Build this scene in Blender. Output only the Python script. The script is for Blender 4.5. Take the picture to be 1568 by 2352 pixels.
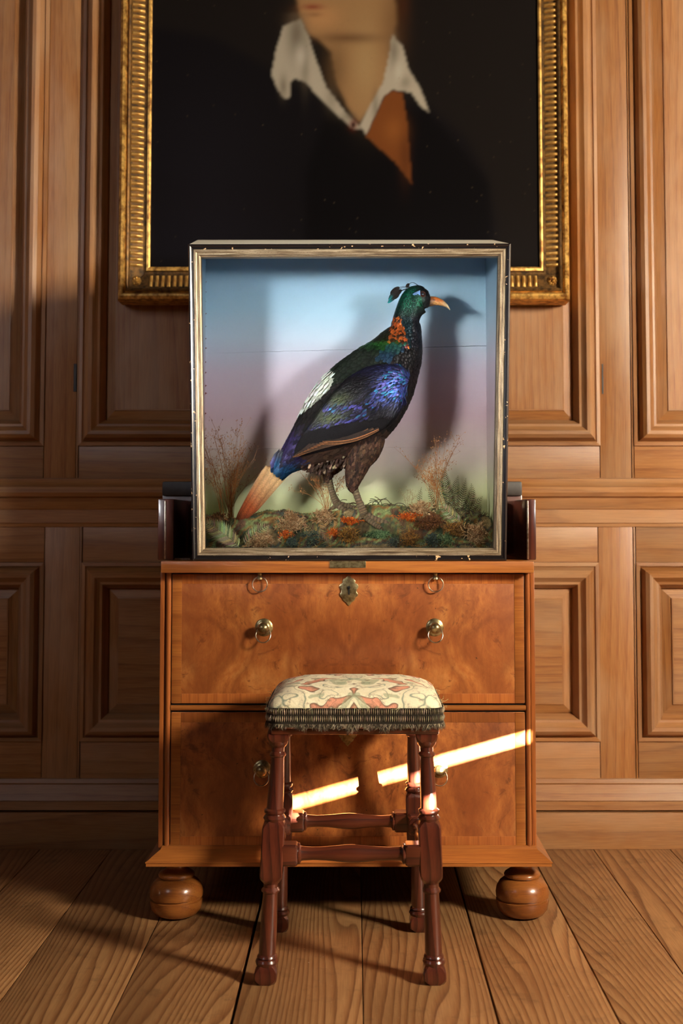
import bpy, bmesh, math, random
import numpy as np
from mathutils import Vector, Matrix, noise
R = random.Random(7)
for o in list(bpy.data.objects): bpy.data.objects.remove(o)
S = bpy.context.scene; COL = S.collection
# ------------------------------------------------------------------ camera
F = 2956.0; PX, PY = 815.0, 1013.0; CY, CZ = -2.75, 0.84
TH = math.atan(177.0/F)
cd = bpy.data.cameras.new('camera'); cam = bpy.data.objects.new('camera', cd); COL.objects.link(cam)
cd.sensor_fit = 'HORIZONTAL'; cd.sensor_width = 24; cd.lens = F/1568*24
cd.shift_x = -(PX-784)/1568; cd.shift_y = -(1176-PY)/1568
cam.location = (0, CY, CZ); cam.rotation_euler = (math.pi/2+TH, 0, 0)
cd.dof.use_dof = True; cd.dof.focus_distance = 2.66; cd.dof.aperture_fstop = 3.6
S.camera = cam
# ------------------------------------------------------------------ light
w = bpy.data.worlds.new('world'); S.world = w; w.use_nodes = True
w.node_tree.nodes['Background'].inputs[0].default_value = (.62, .75, 1, 1)
w.node_tree.nodes['Background'].inputs[1].default_value = .01
def aim(o, tgt): o.rotation_euler = (Vector(tgt)-o.location).to_track_quat('-Z', 'Y').to_euler()
def lamp(name, typ, loc, tgt, energy, col, **k):
    l = bpy.data.lights.new(name, typ); l.energy = energy; l.color = col
    for a, v in k.items(): setattr(l, a, v)
    o = bpy.data.objects.new(name, l); COL.objects.link(o); o.location = loc; aim(o, tgt); return o
lamp('sun', 'SUN', (6, -6, 2), (5, -5, 1.72), 330, (1, .91, .78), angle=.004)
lamp('window_lamp', 'AREA', (2.38, -2.02, 1.80), (.1, .1, .6), 185, (1, .86, .66), shape='RECTANGLE', size=.45, size_y=.45)
lamp('rear_fill_lamp', 'AREA', (-2.2, -2.6, 2.3), (-.75, .6, 1.5), 3, (.95, .94, 1), shape='RECTANGLE', size=.6, size_y=1.0, spread=math.radians(75))  # added fill lamp for the upper left wall; no window stands there
lamp('case_spot_left', 'SPOT', (-1.3, -1.9, 1.36), (-.02, .08, 1.13), 290, (.94, .97, 1), spot_size=math.radians(19.5), spot_blend=.35, shadow_soft_size=.17)
lamp('case_spot_right', 'SPOT', (1.35, -1.8, 1.30), (-.03, .08, 1.13), 195, (.94, .97, 1), spot_size=math.radians(19.5), spot_blend=.35, shadow_soft_size=.17)
S.view_settings.view_transform = 'Standard'; S.view_settings.look = 'None'
S.view_settings.exposure = 0; S.view_settings.gamma = 1; S.view_settings.use_curve_mapping = False
# ------------------------------------------------------------------ helpers
def P(px, py, Y, dy=0):
    dx = (px-PX)/F; up = (PY-py)/F; c, s = math.cos(TH), math.sin(TH)
    d = Vector((dx, c-up*s, s+up*c)); t = (Y-CY)/d.y
    return Vector((d.x*t, Y+dy, CZ+d.z*t))
def X(px, py, Y): return P(px, py, Y).x
def Z(py, Y): return P(PX, py, Y).z
def srgb(r, g, b):
    f = lambda v: (v/255/12.92) if v/255 <= .04045 else ((v/255+.055)/1.055)**2.4
    return (f(r), f(g), f(b))
def tag(o, label=None, cat=None, group=None, kind=None):
    if label: o['label'] = label
    if cat: o['category'] = cat
    if group: o['group'] = group
    if kind: o['kind'] = kind
    return o
def link(o, parent=None):
    COL.objects.link(o)
    if parent is not None:
        o.parent = parent
        r = parent; m = Matrix.Identity(4); ch = []
        while r is not None: ch.append(r); r = r.parent
        for q in reversed(ch): m = m @ q.matrix_parent_inverse @ q.matrix_basis
        o.matrix_parent_inverse = m.inverted()
    return o
def empty(name, loc, label, cat, group=None):
    o = bpy.data.objects.new(name, None); o.location = loc; COL.objects.link(o); o.empty_display_size = .05
    return tag(o, label, cat, group)
class MB:
    def __init__(s): s.v = []; s.f = []; s.c = []
    def add(s, vs, fs, col=None):
        n = len(s.v); s.v += [tuple(q) for q in vs]; s.f += [tuple(i+n for i in q) for q in fs]
        if col is not None: s.c += ([tuple(q) for q in col] if isinstance(col[0], (tuple, list)) else [tuple(col)]*len(vs))
    def box(s, a, b, bev=0, rot=None, cen=None, col=None):
        bm = bmesh.new(); bmesh.ops.create_cube(bm, size=1)
        for q in bm.verts: q.co = Vector([(a[i]+b[i])/2+q.co[i]*(b[i]-a[i]) for i in range(3)])
        if bev: bmesh.ops.bevel(bm, geom=bm.edges[:], offset=bev, segments=2, affect='EDGES', profile=.6)
        bm.verts.index_update(); vs = [q.co.copy() for q in bm.verts]
        if rot is not None: vs = [rot @ q for q in vs]
        s.add(vs, [[q.index for q in f.verts] for f in bm.faces], col); bm.free()
    def rings(s, rings, closed_u=True, cap=True, col=None):
        n = len(rings[0]); vs = [p for r in rings for p in r]; fs = []
        for i in range(len(rings)-1):
            for j in range(n if closed_u else n-1):
                k = (j+1) % n; fs.append((i*n+j, i*n+k, (i+1)*n+k, (i+1)*n+j))
        if cap and closed_u: fs.append(tuple(range(n-1, -1, -1))); fs.append(tuple((len(rings)-1)*n+j for j in range(n)))
        s.add(vs, fs, col)
    def lathe(s, p0, p1, prof, seg=24, sq=None, col=None):
        p0 = Vector(p0); p1 = Vector(p1); a = (p1-p0).normalized()
        u = a.cross(Vector((0, 1, 0)));
        if u.length < .1: u = a.cross(Vector((0, 0, 1)))
        u.normalize(); v = a.cross(u)
        L = (p1-p0).length; rg = []
        for t, r in prof:
            rg.append([p0+a*(t*L)+(u*math.cos(2*math.pi*j/seg)+v*math.sin(2*math.pi*j/seg))*max(r, 1e-5) for j in range(seg)])
        s.rings(rg, col=col)
    def tube(s, pts, rad, seg=8, col=None, flat=1.0):
        pts = [Vector(p) for p in pts]; rg = []; n = len(pts)
        if not isinstance(rad, (list, tuple)): rad = [rad]*n
        ref = Vector((.13, 1, .21))
        for i, p in enumerate(pts):
            t = (pts[min(i+1, n-1)]-pts[max(i-1, 0)]).normalized(); u = t.cross(ref).normalized(); v = t.cross(u)
            rg.append([p+(u*math.cos(2*math.pi*j/seg)+v*math.sin(2*math.pi*j/seg)*flat)*rad[i] for j in range(seg)])
        s.rings(rg, col=col)
    def build(s, name, mat, parent=None, smooth=False, angle=35, kind=None):
        me = bpy.data.meshes.new(name); me.from_pydata(s.v, [], s.f); me.update()
        if s.c and len(s.c) == len(s.v):
            a = me.color_attributes.new('Col', 'FLOAT_COLOR', 'POINT')
            a.data.foreach_set('color', np.array([(*q[:3], 1) for q in s.c], 'f').ravel())
        bm = bmesh.new(); bm.from_mesh(me); bmesh.ops.recalc_face_normals(bm, faces=bm.faces[:])
        if smooth:
            for f in bm.faces: f.smooth = True
            lim = math.radians(angle)
            for e in bm.edges:
                if len(e.link_faces) == 2 and e.calc_face_angle(0) > lim: e.smooth = False
        bm.to_mesh(me); bm.free()
        me.materials.append(mat); o = bpy.data.objects.new(name, me); link(o, parent)
        if kind: o['kind'] = kind
        return o
def box(name, a, b, mat, parent=None, bev=.0015): m = MB(); m.box(a, b, bev); return m.build(name, mat, parent, smooth=True, angle=50)
def cat_rom(pts, n):
    out = []; m = len(pts)
    for i in range(m-1):
        p0 = pts[max(i-1, 0)]; p1 = pts[i]; p2 = pts[i+1]; p3 = pts[min(i+2, m-1)]
        for k in range(n):
            t = k/n
            out.append(tuple(.5*((2*b)+(-a+c)*t+(2*a-5*b+4*c-d)*t*t+(-a+3*b-3*c+d)*t**3) for a, b, c, d in zip(p0, p1, p2, p3)))
    out.append(tuple(pts[-1])); return out
# ------------------------------------------------------------------ materials
def newmat(name):
    m = bpy.data.materials.new(name); m.use_nodes = True; nt = m.node_tree
    return m, nt, nt.nodes['Principled BSDF']
def N(nt, typ, ins=None, **k):
    n = nt.nodes.new(typ)
    for a, v in k.items(): setattr(n, a, v)
    for a, v in (ins or {}).items():
        if isinstance(v, bpy.types.NodeSocket): nt.links.new(v, n.inputs[a])
        else: n.inputs[a].default_value = v
    return n
def M(nt, op, a, b=0.0, c=0.0): return N(nt, 'ShaderNodeMath', {0: a, 1: b, 2: c}, operation=op).outputs[0]
def ramp(nt, fac, stops, interp='LINEAR'):
    n = nt.nodes.new('ShaderNodeValToRGB'); nt.links.new(fac, n.inputs[0]); e = n.color_ramp.elements; n.color_ramp.interpolation = interp
    while len(e) > 1: e.remove(e[0])
    e[0].position = stops[0][0]; e[0].color = (*stops[0][1], 1)
    for p, c in stops[1:]: q = e.new(p); q.color = (*c, 1)
    return n.outputs[0]
def mix(nt, fac, a, b, bt='MIX'):
    n = nt.nodes.new('ShaderNodeMix'); n.data_type = 'RGBA'; n.blend_type = bt; n.clamp_factor = True
    for i, v in ((0, fac), (6, a), (7, b)):
        if isinstance(v, bpy.types.NodeSocket): nt.links.new(v, n.inputs[i])
        else: n.inputs[i].default_value = (*v, 1) if isinstance(v, tuple) and len(v) == 3 else v
    return n.outputs[2]
def noi(nt, vec, scale, detail=3, rough=.5, dist=0): return N(nt, 'ShaderNodeTexNoise', {'Vector': vec, 'Scale': scale, 'Detail': detail, 'Roughness': rough, 'Distortion': dist}).outputs['Fac']
def mapping(nt, vec, sc, loc=(0, 0, 0)): return N(nt, 'ShaderNodeMapping', {'Vector': vec, 'Scale': sc, 'Location': loc}).outputs[0]
def objvec(nt, rnd=True):
    tc = nt.nodes.new('ShaderNodeTexCoord').outputs['Object']
    if not rnd: return tc
    oi = nt.nodes.new('ShaderNodeObjectInfo').outputs['Random']
    c = N(nt, 'ShaderNodeCombineXYZ', {0: M(nt, 'MULTIPLY', oi, 37.3), 1: M(nt, 'MULTIPLY', oi, 71.9), 2: M(nt, 'MULTIPLY', oi, 53.1)}).outputs[0]
    return N(nt, 'ShaderNodeVectorMath', {0: tc, 1: c}, operation='ADD').outputs[0]
def bump(nt, bs, h, st, dist=.002): nt.links.new(N(nt, 'ShaderNodeBump', {'Height': h, 'Strength': st, 'Distance': dist}).outputs[0], bs.inputs['Normal'])
def L(nt, a, b): nt.links.new(a, b)
def wood(name, ax, light, mid, dark, freq=110, K=14, tint=None, tamt=.5, rough=.5, coat=0, fiber=.25, stretch=9, spec=.4, dirt=None, darkfrac=.8, contrast=1.0):
    m, nt, bs = newmat(name); v = objvec(nt)
    big, sm = 5.0, 5.0/stretch
    sc = [big]*3; sc[ax] = sm
    sep = N(nt, 'ShaderNodeSeparateXYZ', {0: v}); oth = [i for i in range(3) if i != ax]
    across = M(nt, 'ADD', sep.outputs[oth[0]], M(nt, 'MULTIPLY', sep.outputs[oth[1]], .6 if ax != 1 else .2))
    n1 = noi(nt, mapping(nt, v, tuple(sc)), 1, 1.5, .35)
    vv = M(nt, 'ADD', M(nt, 'MULTIPLY', across, freq*.55), M(nt, 'MULTIPLY', n1, K))
    sc2 = [90]*3; sc2[ax] = 9
    vv = M(nt, 'ADD', vv, M(nt, 'MULTIPLY', noi(nt, mapping(nt, v, tuple(sc2)), 1, 2), .2))
    fr = M(nt, 'FRACT', vv)
    col = ramp(nt, fr, [(0, light), (.35, light), (darkfrac, mid), (.93, dark), (1, light)])
    base = mix(nt, contrast, mid, col)
    sc3 = [420]*3; sc3[ax] = 14
    fb = noi(nt, mapping(nt, v, tuple(sc3)), 1, 3, .6)
    base = mix(nt, fiber, base, ramp(nt, fb, [(.3, dark), (.65, light)]))
    if tint:
        sc4 = [4.5]*3; sc4[ax] = 1.8
        tn = noi(nt, mapping(nt, v, tuple(sc4), (3, 3, 3)), 1, 4, .6)
        base = mix(nt, M(nt, 'MULTIPLY', ramp(nt, tn, [(.42, (0, 0, 0)), (.68, (1, 1, 1))]), tamt), base, tint)
    if dirt:
        dn = noi(nt, v, 16, 6, .7); base = mix(nt, M(nt, 'MULTIPLY', ramp(nt, dn, [(.55, (0, 0, 0)), (.75, (1, 1, 1))]), .55), base, dirt)
        sp = noi(nt, v, 130, 2, .5); base = mix(nt, ramp(nt, sp, [(.74, (0, 0, 0)), (.78, (.8, .8, .8))]), base, (.45, .36, .26))
    oi = nt.nodes.new('ShaderNodeObjectInfo').outputs['Random']
    hs = N(nt, 'ShaderNodeHueSaturation', {'Color': base, 'Value': M(nt, 'ADD', .86, M(nt, 'MULTIPLY', oi, .28))}).outputs[0]
    L(nt, hs, bs.inputs['Base Color']); bs.inputs['Roughness'].default_value = rough
    bs.inputs['Specular IOR Level'].default_value = spec
    if coat: bs.inputs['Coat Weight'].default_value = coat; bs.inputs['Coat Roughness'].default_value = .16
    bump(nt, bs, M(nt, 'ADD', fr, fb), .22, .0008); return m
PINE = (srgb(172, 122, 72), srgb(138, 88, 46), srgb(74, 38, 20))
pine_v = wood('old_pine_vertical', 2, *PINE, freq=75, K=9, tint=srgb(176, 150, 122), tamt=.45, rough=.42, fiber=.3, stretch=12, contrast=.32)
pine_h = wood('old_pine_horizontal', 0, *PINE, freq=75, K=9, tint=srgb(166, 140, 112), tamt=.4, rough=.42, fiber=.3, stretch=12, contrast=.36)
floor_m = wood('worn_pine_floor', 1, srgb(186, 142, 94), srgb(152, 104, 62), srgb(78, 38, 18), freq=140, K=26, tint=srgb(112, 74, 44), tamt=.5, rough=.46, fiber=.28, stretch=10, dirt=srgb(64, 44, 30), darkfrac=.70, contrast=.8)
mahog = wood('dark_polished_walnut', 2, srgb(96, 44, 28), srgb(66, 28, 20), srgb(34, 15, 12), freq=120, K=8, rough=.3, coat=1, fiber=.3, tint=srgb(44, 20, 14), tamt=.6)
mahog_x = wood('dark_polished_walnut_cross', 0, srgb(100, 46, 28), srgb(70, 30, 20), srgb(36, 16, 12), freq=120, K=8, rough=.3, coat=1, fiber=.3, tint=srgb(44, 20, 14), tamt=.5)
walnut_x = wood('honey_walnut_edge', 0, srgb(186, 120, 56), srgb(146, 82, 34), srgb(96, 48, 22), freq=60, K=8, rough=.3, coat=.5, fiber=.3, tint=srgb(96, 50, 24), tamt=.6, contrast=.35)
walnut_z = wood('honey_walnut_upright', 2, srgb(186, 114, 56), srgb(154, 84, 38), srgb(96, 48, 22), freq=60, K=8, rough=.28, coat=.5, fiber=.3, tint=srgb(96, 50, 24), tamt=.6, contrast=.35)
def burl():
    m, nt, bs = newmat('figured_walnut_veneer'); tc = nt.nodes.new('ShaderNodeTexCoord').outputs['Object']
    s = N(nt, 'ShaderNodeSeparateXYZ', {0: tc}); ax = M(nt, 'ABSOLUTE', M(nt, 'ADD', s.outputs[0], .012))
    v = N(nt, 'ShaderNodeCombineXYZ', {0: ax, 1: s.outputs[1], 2: s.outputs[2]}).outputs[0]
    wv = N(nt, 'ShaderNodeTexNoise', {'Vector': v, 'Scale': 4.5, 'Detail': 2})
    d = N(nt, 'ShaderNodeVectorMath', {0: v, 1: N(nt, 'ShaderNodeVectorMath', {0: wv.outputs['Color'], 'Scale': .22}, operation='SCALE').outputs[0]}, operation='ADD').outputs[0]
    n1 = noi(nt, mapping(nt, d, (7, 7, 3.6)), 1, 10, .72, 0)
    c = ramp(nt, n1, [(.34, srgb(72, 34, 16)), (.44, srgb(132, 72, 32)), (.52, srgb(176, 106, 50)), (.62, srgb(212, 150, 84))])
    n2 = noi(nt, mapping(nt, v, (70, 70, 26)), 1, 6, .7)
    c = mix(nt, .42, c, ramp(nt, n2, [(.35, srgb(110, 54, 24)), (.65, srgb(205, 130, 66))]))
    n3 = noi(nt, d, 22, 4, .7, 1.5); c = mix(nt, ramp(nt, n3, [(.565, (0, 0, 0)), (.66, (.7, .7, .7))]), c, srgb(66, 30, 16))
    n7 = M(nt, 'FRACT', M(nt, 'MULTIPLY', noi(nt, mapping(nt, d, (6, 6, 2.2), (1, 2, 5)), 1, 2.5, .45), 7)); c = mix(nt, ramp(nt, n7, [(.0, (.42, .42, .42)), (.22, (.08, .08, .08)), (.7, (0, 0, 0)), (.97, (.5, .5, .5)), (1, (.42, .42, .42))]), c, srgb(96, 46, 20))
    n6 = noi(nt, mapping(nt, v, (5, 5, 3), (2, 0, 1)), 1, 3, .6); c = mix(nt, ramp(nt, n6, [(.42, (0, 0, 0)), (.62, (.62, .62, .62))]), c, srgb(124, 62, 28))
    n4 = noi(nt, tc, 95, 2, .5); c = mix(nt, ramp(nt, n4, [(.73, (0, 0, 0)), (.77, (.9, .9, .9))]), c, srgb(40, 20, 12))
    L(nt, c, bs.inputs['Base Color']); bs.inputs['Roughness'].default_value = .34
    bs.inputs['Coat Weight'].default_value = .45; bs.inputs['Coat Roughness'].default_value = .2
    bump(nt, bs, n2, .1, .0006); return m
veneer = burl()
def plain(name, c, rough=.5, metal=0, nscale=40, c2=None, b=0, coat=0, lo=.4, hi=.65):
    m, nt, bs = newmat(name); v = objvec(nt, False); n = noi(nt, v, nscale, 5, .6)
    L(nt, ramp(nt, n, [(lo, c), (hi, c2 or tuple(q*.6 for q in c))]), bs.inputs['Base Color'])
    bs.inputs['Roughness'].default_value = rough; bs.inputs['Metallic'].default_value = metal
    if coat: bs.inputs['Coat Weight'].default_value = coat; bs.inputs['Coat Roughness'].default_value = .12
    if b: bump(nt, bs, n, b, .001)
    return m
brass = plain('tarnished_brass', srgb(176, 160, 118), .3, .9, 120, srgb(116, 100, 66), .1)
steel = plain('worn_ring_metal', srgb(190, 172, 150), .28, .95, 90, srgb(120, 100, 80))
dark_void = plain('dark_void', (.004, .003, .003), .9)
gold = plain('aged_gold_leaf', srgb(236, 190, 104), .42, .6, 55, srgb(128, 84, 34), .25)
gold_dk = plain('dark_gold_leaf', srgb(122, 88, 44), .5, .6, 70, srgb(54, 38, 22), .3)  # darker gold that puts the shade of the frame's gaps into colour
leather = plain('blackened_leather', srgb(46, 38, 34), .5, 0, 60, srgb(28, 22, 20), .2)
def chipped():
    m, nt, bs = newmat('chipped_black_paint'); v = objvec(nt, False)
    n = noi(nt, mapping(nt, v, (1, 1, 1)), 85, 3, .55); k = ramp(nt, n, [(.655, (0, 0, 0)), (.67, (1, 1, 1))])
    c = mix(nt, k, srgb(22, 19, 20), srgb(214, 176, 132)); L(nt, c, bs.inputs['Base Color'])
    bs.inputs['Roughness'].default_value = .22; bs.inputs['Coat Weight'].default_value = .5; bump(nt, bs, k, -.4, .0008); return m
black_m = chipped()
def silver():
    def mk(name, ax):
        m, nt, bs = newmat(name); v = objvec(nt, False)
        sc = [260]*3; sc[ax] = 16; n = noi(nt, mapping(nt, v, tuple(sc)), 1, 4, .65); n2 = noi(nt, v, 300, 3, .6); n3 = noi(nt, v, 9, 3)
        c = ramp(nt, n, [(.32, srgb(72, 56, 40)), (.48, srgb(130, 112, 86)), (.7, srgb(180, 164, 136))])
        c = mix(nt, ramp(nt, n2, [(.55, (0, 0, 0)), (.66, (.6, .6, .6))]), c, srgb(104, 84, 62))
        c = mix(nt, ramp(nt, n3, [(.5, (0, 0, 0)), (.7, (.45, .45, .45))]), c, srgb(120, 104, 84))
        L(nt, c, bs.inputs['Base Color']); bs.inputs['Metallic'].default_value = .5; bs.inputs['Roughness'].default_value = .42; bump(nt, bs, n, .3, .0005); return m
    return mk('worn_silver_gilt_cross', 0), mk('worn_silver_gilt_upright', 2)
silv_h, silv_v = silver()
grey_wood = wood('greyed_painted_board', 0, srgb(232, 228, 208), srgb(206, 202, 180), srgb(140, 130, 112), freq=90, K=6, rough=.6, fiber=.4)
def backdrop():
    m, nt, bs = newmat('painted_sky_backdrop'); v = objvec(nt, False); s = N(nt, 'ShaderNodeSeparateXYZ', {0: v})
    z0, z1 = Z(1190, .2), Z(585, .2)
    t = M(nt, 'DIVIDE', M(nt, 'SUBTRACT', s.outputs[2], z0), z1-z0)
    t = M(nt, 'ADD', t, M(nt, 'MULTIPLY', M(nt, 'SUBTRACT', noi(nt, mapping(nt, v, (3, 3, 6)), 1, 3), .5), .09))
    c = ramp(nt, t, [(0, srgb(196, 194, 136)), (.09, srgb(194, 190, 142)), (.22, srgb(192, 172, 158)), (.38, srgb(188, 158, 162)), (.56, srgb(192, 174, 184)), (.68, srgb(182, 192, 204)), (.8, srgb(164, 190, 206)), (1, srgb(146, 178, 200))])
    n = noi(nt, v, 380, 2, .6); c = mix(nt, ramp(nt, n, [(.72, (0, 0, 0)), (.8, (.5, .5, .5))]), c, srgb(90, 84, 84))
    n5 = noi(nt, v, 14, 3, .5); c = mix(nt, ramp(nt, n5, [(.72, (0, 0, 0)), (.8, (.35, .35, .35))]), c, srgb(110, 120, 140))
    L(nt, c, bs.inputs['Base Color']); bs.inputs['Roughness'].default_value = .75; bs.inputs['Specular IOR Level'].default_value = .2
    bump(nt, bs, noi(nt, mapping(nt, v, (60, 60, 500)), 1, 3), .1, .0008); return m
sky_m = backdrop()
def attr(name, rough=.6, metal=0, nscale=0, b=0, spec=.4, sheen=0, trans=0):
    m, nt, bs = newmat(name); c = N(nt, 'ShaderNodeAttribute', attribute_name='Col').outputs['Color']
    if nscale:
        n = noi(nt, objvec(nt, False), nscale, 4, .65); c = mix(nt, .55, c, mix(nt, 1, c, ramp(nt, n, [(.3, (.25, .25, .25)), (.7, (1.7, 1.7, 1.7))]), 'MULTIPLY'))
        if b: bump(nt, bs, n, b, .001)
    L(nt, c, bs.inputs['Base Color']); bs.inputs['Roughness'].default_value = rough; bs.inputs['Metallic'].default_value = metal
    bs.inputs['Specular IOR Level'].default_value = spec; return m
plum = attr('iridescent_plumage', .34, .55, 500, .3)
plum_matt = attr('matt_plumage', .75, 0, 500, .25, .15)
moss_m = attr('moss_and_lichen', .8, 0, 700, .3, .2)
canvas_m = attr('varnished_oil_painting', .7, 0, 0, 0, .03)
def glass():
    m, nt, bs = newmat('thin_clear_glass'); nt.nodes.remove(bs)
    tr = N(nt, 'ShaderNodeBsdfTransparent', {0: (.97, .985, .98, 1)}); gl = N(nt, 'ShaderNodeBsdfGlossy', {0: (1, 1, 1, 1), 'Roughness': .02})
    fr = N(nt, 'ShaderNodeFresnel', {'IOR': 1.4}).outputs[0]
    mx = N(nt, 'ShaderNodeMixShader', {0: fr, 1: tr.outputs[0], 2: gl.outputs[0]}); L(nt, mx.outputs[0], nt.nodes['Material Output'].inputs[0]); return m
glass_m = glass()
def tapestry():
    m, nt, bs = newmat('faded_floral_needlework'); tc = nt.nodes.new('ShaderNodeTexCoord').outputs['Object']
    s = N(nt, 'ShaderNodeSeparateXYZ', {0: tc}); ax = M(nt, 'ABSOLUTE', M(nt, 'ADD', s.outputs[0], .002))
    v = N(nt, 'ShaderNodeCombineXYZ', {0: ax, 1: s.outputs[1], 2: s.outputs[2]}).outputs[0]
    wv = N(nt, 'ShaderNodeTexNoise', {'Vector': v, 'Scale': 16, 'Detail': 1})
    d = N(nt, 'ShaderNodeVectorMath', {0: v, 1: N(nt, 'ShaderNodeVectorMath', {0: wv.outputs['Color'], 'Scale': .11}, operation='SCALE').outputs[0]}, operation='ADD').outputs[0]
    n = noi(nt, d, 15, 1.2, .45); n2 = noi(nt, mapping(nt, d, (1, 1, 1), (4, 2, 1)), 20, 1.5, .5)
    c = ramp(nt, n, [(.0, srgb(214, 142, 116)), (.44, srgb(226, 158, 130)), (.475, srgb(104, 86, 66)), (.49, srgb(246, 238, 208)), (.60, srgb(240, 230, 196)), (.615, srgb(120, 138, 122)), (.63, srgb(238, 228, 196)), (1, srgb(246, 240, 214))])
    c = mix(nt, ramp(nt, n2, [(.60, (0, 0, 0)), (.62, (.75, .75, .75)), (.70, (.6, .6, .6))]), c, srgb(168, 176, 142))
    c = mix(nt, ramp(nt, n2, [(.34, (0, 0, 0)), (.355, (.7, .7, .7)), (.37, (0, 0, 0))]), c, srgb(110, 76, 60))
    fr_ = noi(nt, tc, 70, 6, .75); c = mix(nt, ramp(nt, fr_, [(.54, (0, 0, 0)), (.66, (.7, .7, .7))]), c, srgb(128, 108, 84))
    L(nt, c, bs.inputs['Base Color']); bs.inputs['Roughness'].default_value = .85
    bump(nt, bs, M(nt, 'ADD', M(nt, 'MULTIPLY', fr_, 1.2), M(nt, 'MULTIPLY', n, 3)), .8, .004); return m
tap_m = tapestry()
# ------------------------------------------------------------------ room
YW = .60
fl = box('floor', (-2.6, -5.2, -.06), (2.8, .75, -.022), dark_void, None, 0); tag(fl, kind='structure')
seams = [-2.6, -2.37, -2.15, -1.93, -1.70, -1.47, -1.24, -1.02, -.80, -.618, -.411, -.2065, .014, .24, .442, .606, .80, 1.02, 1.25, 1.46, 1.69, 1.92, 2.15, 2.37, 2.59, 2.8]
gaps = {11: .006, 13: .004, 12: .0016, 14: .0035}
for i in range(len(seams)-1):
    a = seams[i]+gaps.get(i, .0022)/2; b = seams[i+1]-gaps.get(i+1, .0022)/2
    box('plank', (a, -5.2, -.022), (b, .74, R.uniform(-.0006, .0)), floor_m, fl, .0012)
wall = box('wall_back', (-2.6, .66, 0), (2.8, .75, 3), dark_void, None, 0); tag(wall, kind='structure')
def xs(px, py): return X(px, py, YW)
def zz(py): return Z(py, YW)
def sweep(name, rect, prof, mats, parent, y0=YW, sides='LRBT'):
    # mitred moulding round a rectangle; prof = [(inset, out)], each side its own piece
    x0, x1, z0, z1 = rect; cs = {'BL': (x0, z0, 1, 1), 'BR': (x1, z0, -1, 1), 'TR': (x1, z1, -1, -1), 'TL': (x0, z1, 1, -1)}
    res = []
    for s, a, b in (('B', 'BL', 'BR'), ('R', 'BR', 'TR'), ('T', 'TR', 'TL'), ('L', 'TL', 'BL')):
        if s not in sides: continue
        m = MB(); rg = []
        for k in (a, b):
            cx, cz, sx, sz = cs[k]; rg.append([(cx+sx*i, y0-o, cz+sz*i) for i, o in prof])
        m.rings(rg, closed_u=False, cap=False)
        res.append(m.build(name, mats[0] if s in 'BT' else mats[1], parent, smooth=True, angle=28))
    return res
zt = 2.85; zA = zz(1024); zB = zz(1100); zC = zz(1208); zD = zz(1292); zE = zz(1702); zF = zz(1790)
bol = [(0, -.002), (0, .006), (.009, .007), (.012, .003), (.015, .012), (.020, .024), (.029, .031), (.038, .030), (.045, .021), (.050, .017), (.056, .016), (.060, .008), (.066, -.004), (.068, -.014)]
bev = [(.0, -.016), (.026, -.006), (.0265, -.003), (.030, -.003)]
UP = [(-2.6, xs(104, 800)), (xs(183, 800), xs(1375, 800)), (xs(1452, 800), 2.8)]
LO = [(-2.6, xs(99, 1500)), (xs(186, 1500), xs(1376, 1500)), (xs(1462, 1500), 2.8)]
for x0, x1 in UP:
    sweep('bolection_moulding', (x0, x1, zA, zt), bol, (pine_h, pine_v), wall)
    sweep('panel_bevel', (x0+.066, x1-.066, zA+.066, zt-.066), bev, (pine_h, pine_v), wall)
    box('panel', (x0+.0955, YW+.003, zA+.0955), (x1-.0955, YW+.012, zt-.0955), pine_v, wall, 0)
    box('rail', (x0+.0012, YW, zB+.001), (x1-.0012, YW+.03, zA), pine_h, wall)
    box('rail', (x0+.0012, YW, zt), (x1-.0012, YW+.03, 3), pine_h, wall)
for (x0, x1) in LO:
    sweep('bolection_moulding', (x0, x1, zE, zD), bol, (pine_h, pine_v), wall)
    sweep('panel_bevel', (x0+.066, x1-.066, zE+.066, zD-.066), bev, (pine_h, pine_v), wall)
    box('panel', (x0+.0955, YW+.003, zE+.0955), (x1-.0955, YW+.012, zD-.0955), pine_h, wall, 0)
    box('rail', (x0+.0012, YW, zD), (x1-.0012, YW+.03, zC), pine_h, wall)
    box('rail', (x0+.0012, YW, zF), (x1-.0012, YW+.03, zE), pine_h, wall)
for i in range(2):
    box('stile', (UP[i][1], YW-.0005, zB), (UP[i+1][0]-.0065, YW+.03, 3), pine_v, wall, .003)
    box('stile_bead', (UP[i+1][0]-.0055, YW-.002, zB), (UP[i+1][0]-.001, YW+.03, 3), pine_v, wall, .0015)
    box('stile', (LO[i][1], YW-.0005, zF), (LO[i+1][0]-.0065, YW+.03, zC), pine_v, wall, .003)
    box('stile_bead', (LO[i+1][0]-.0055, YW-.002, zF), (LO[i+1][0]-.001, YW+.03, zC), pine_v, wall, .0015)
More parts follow.
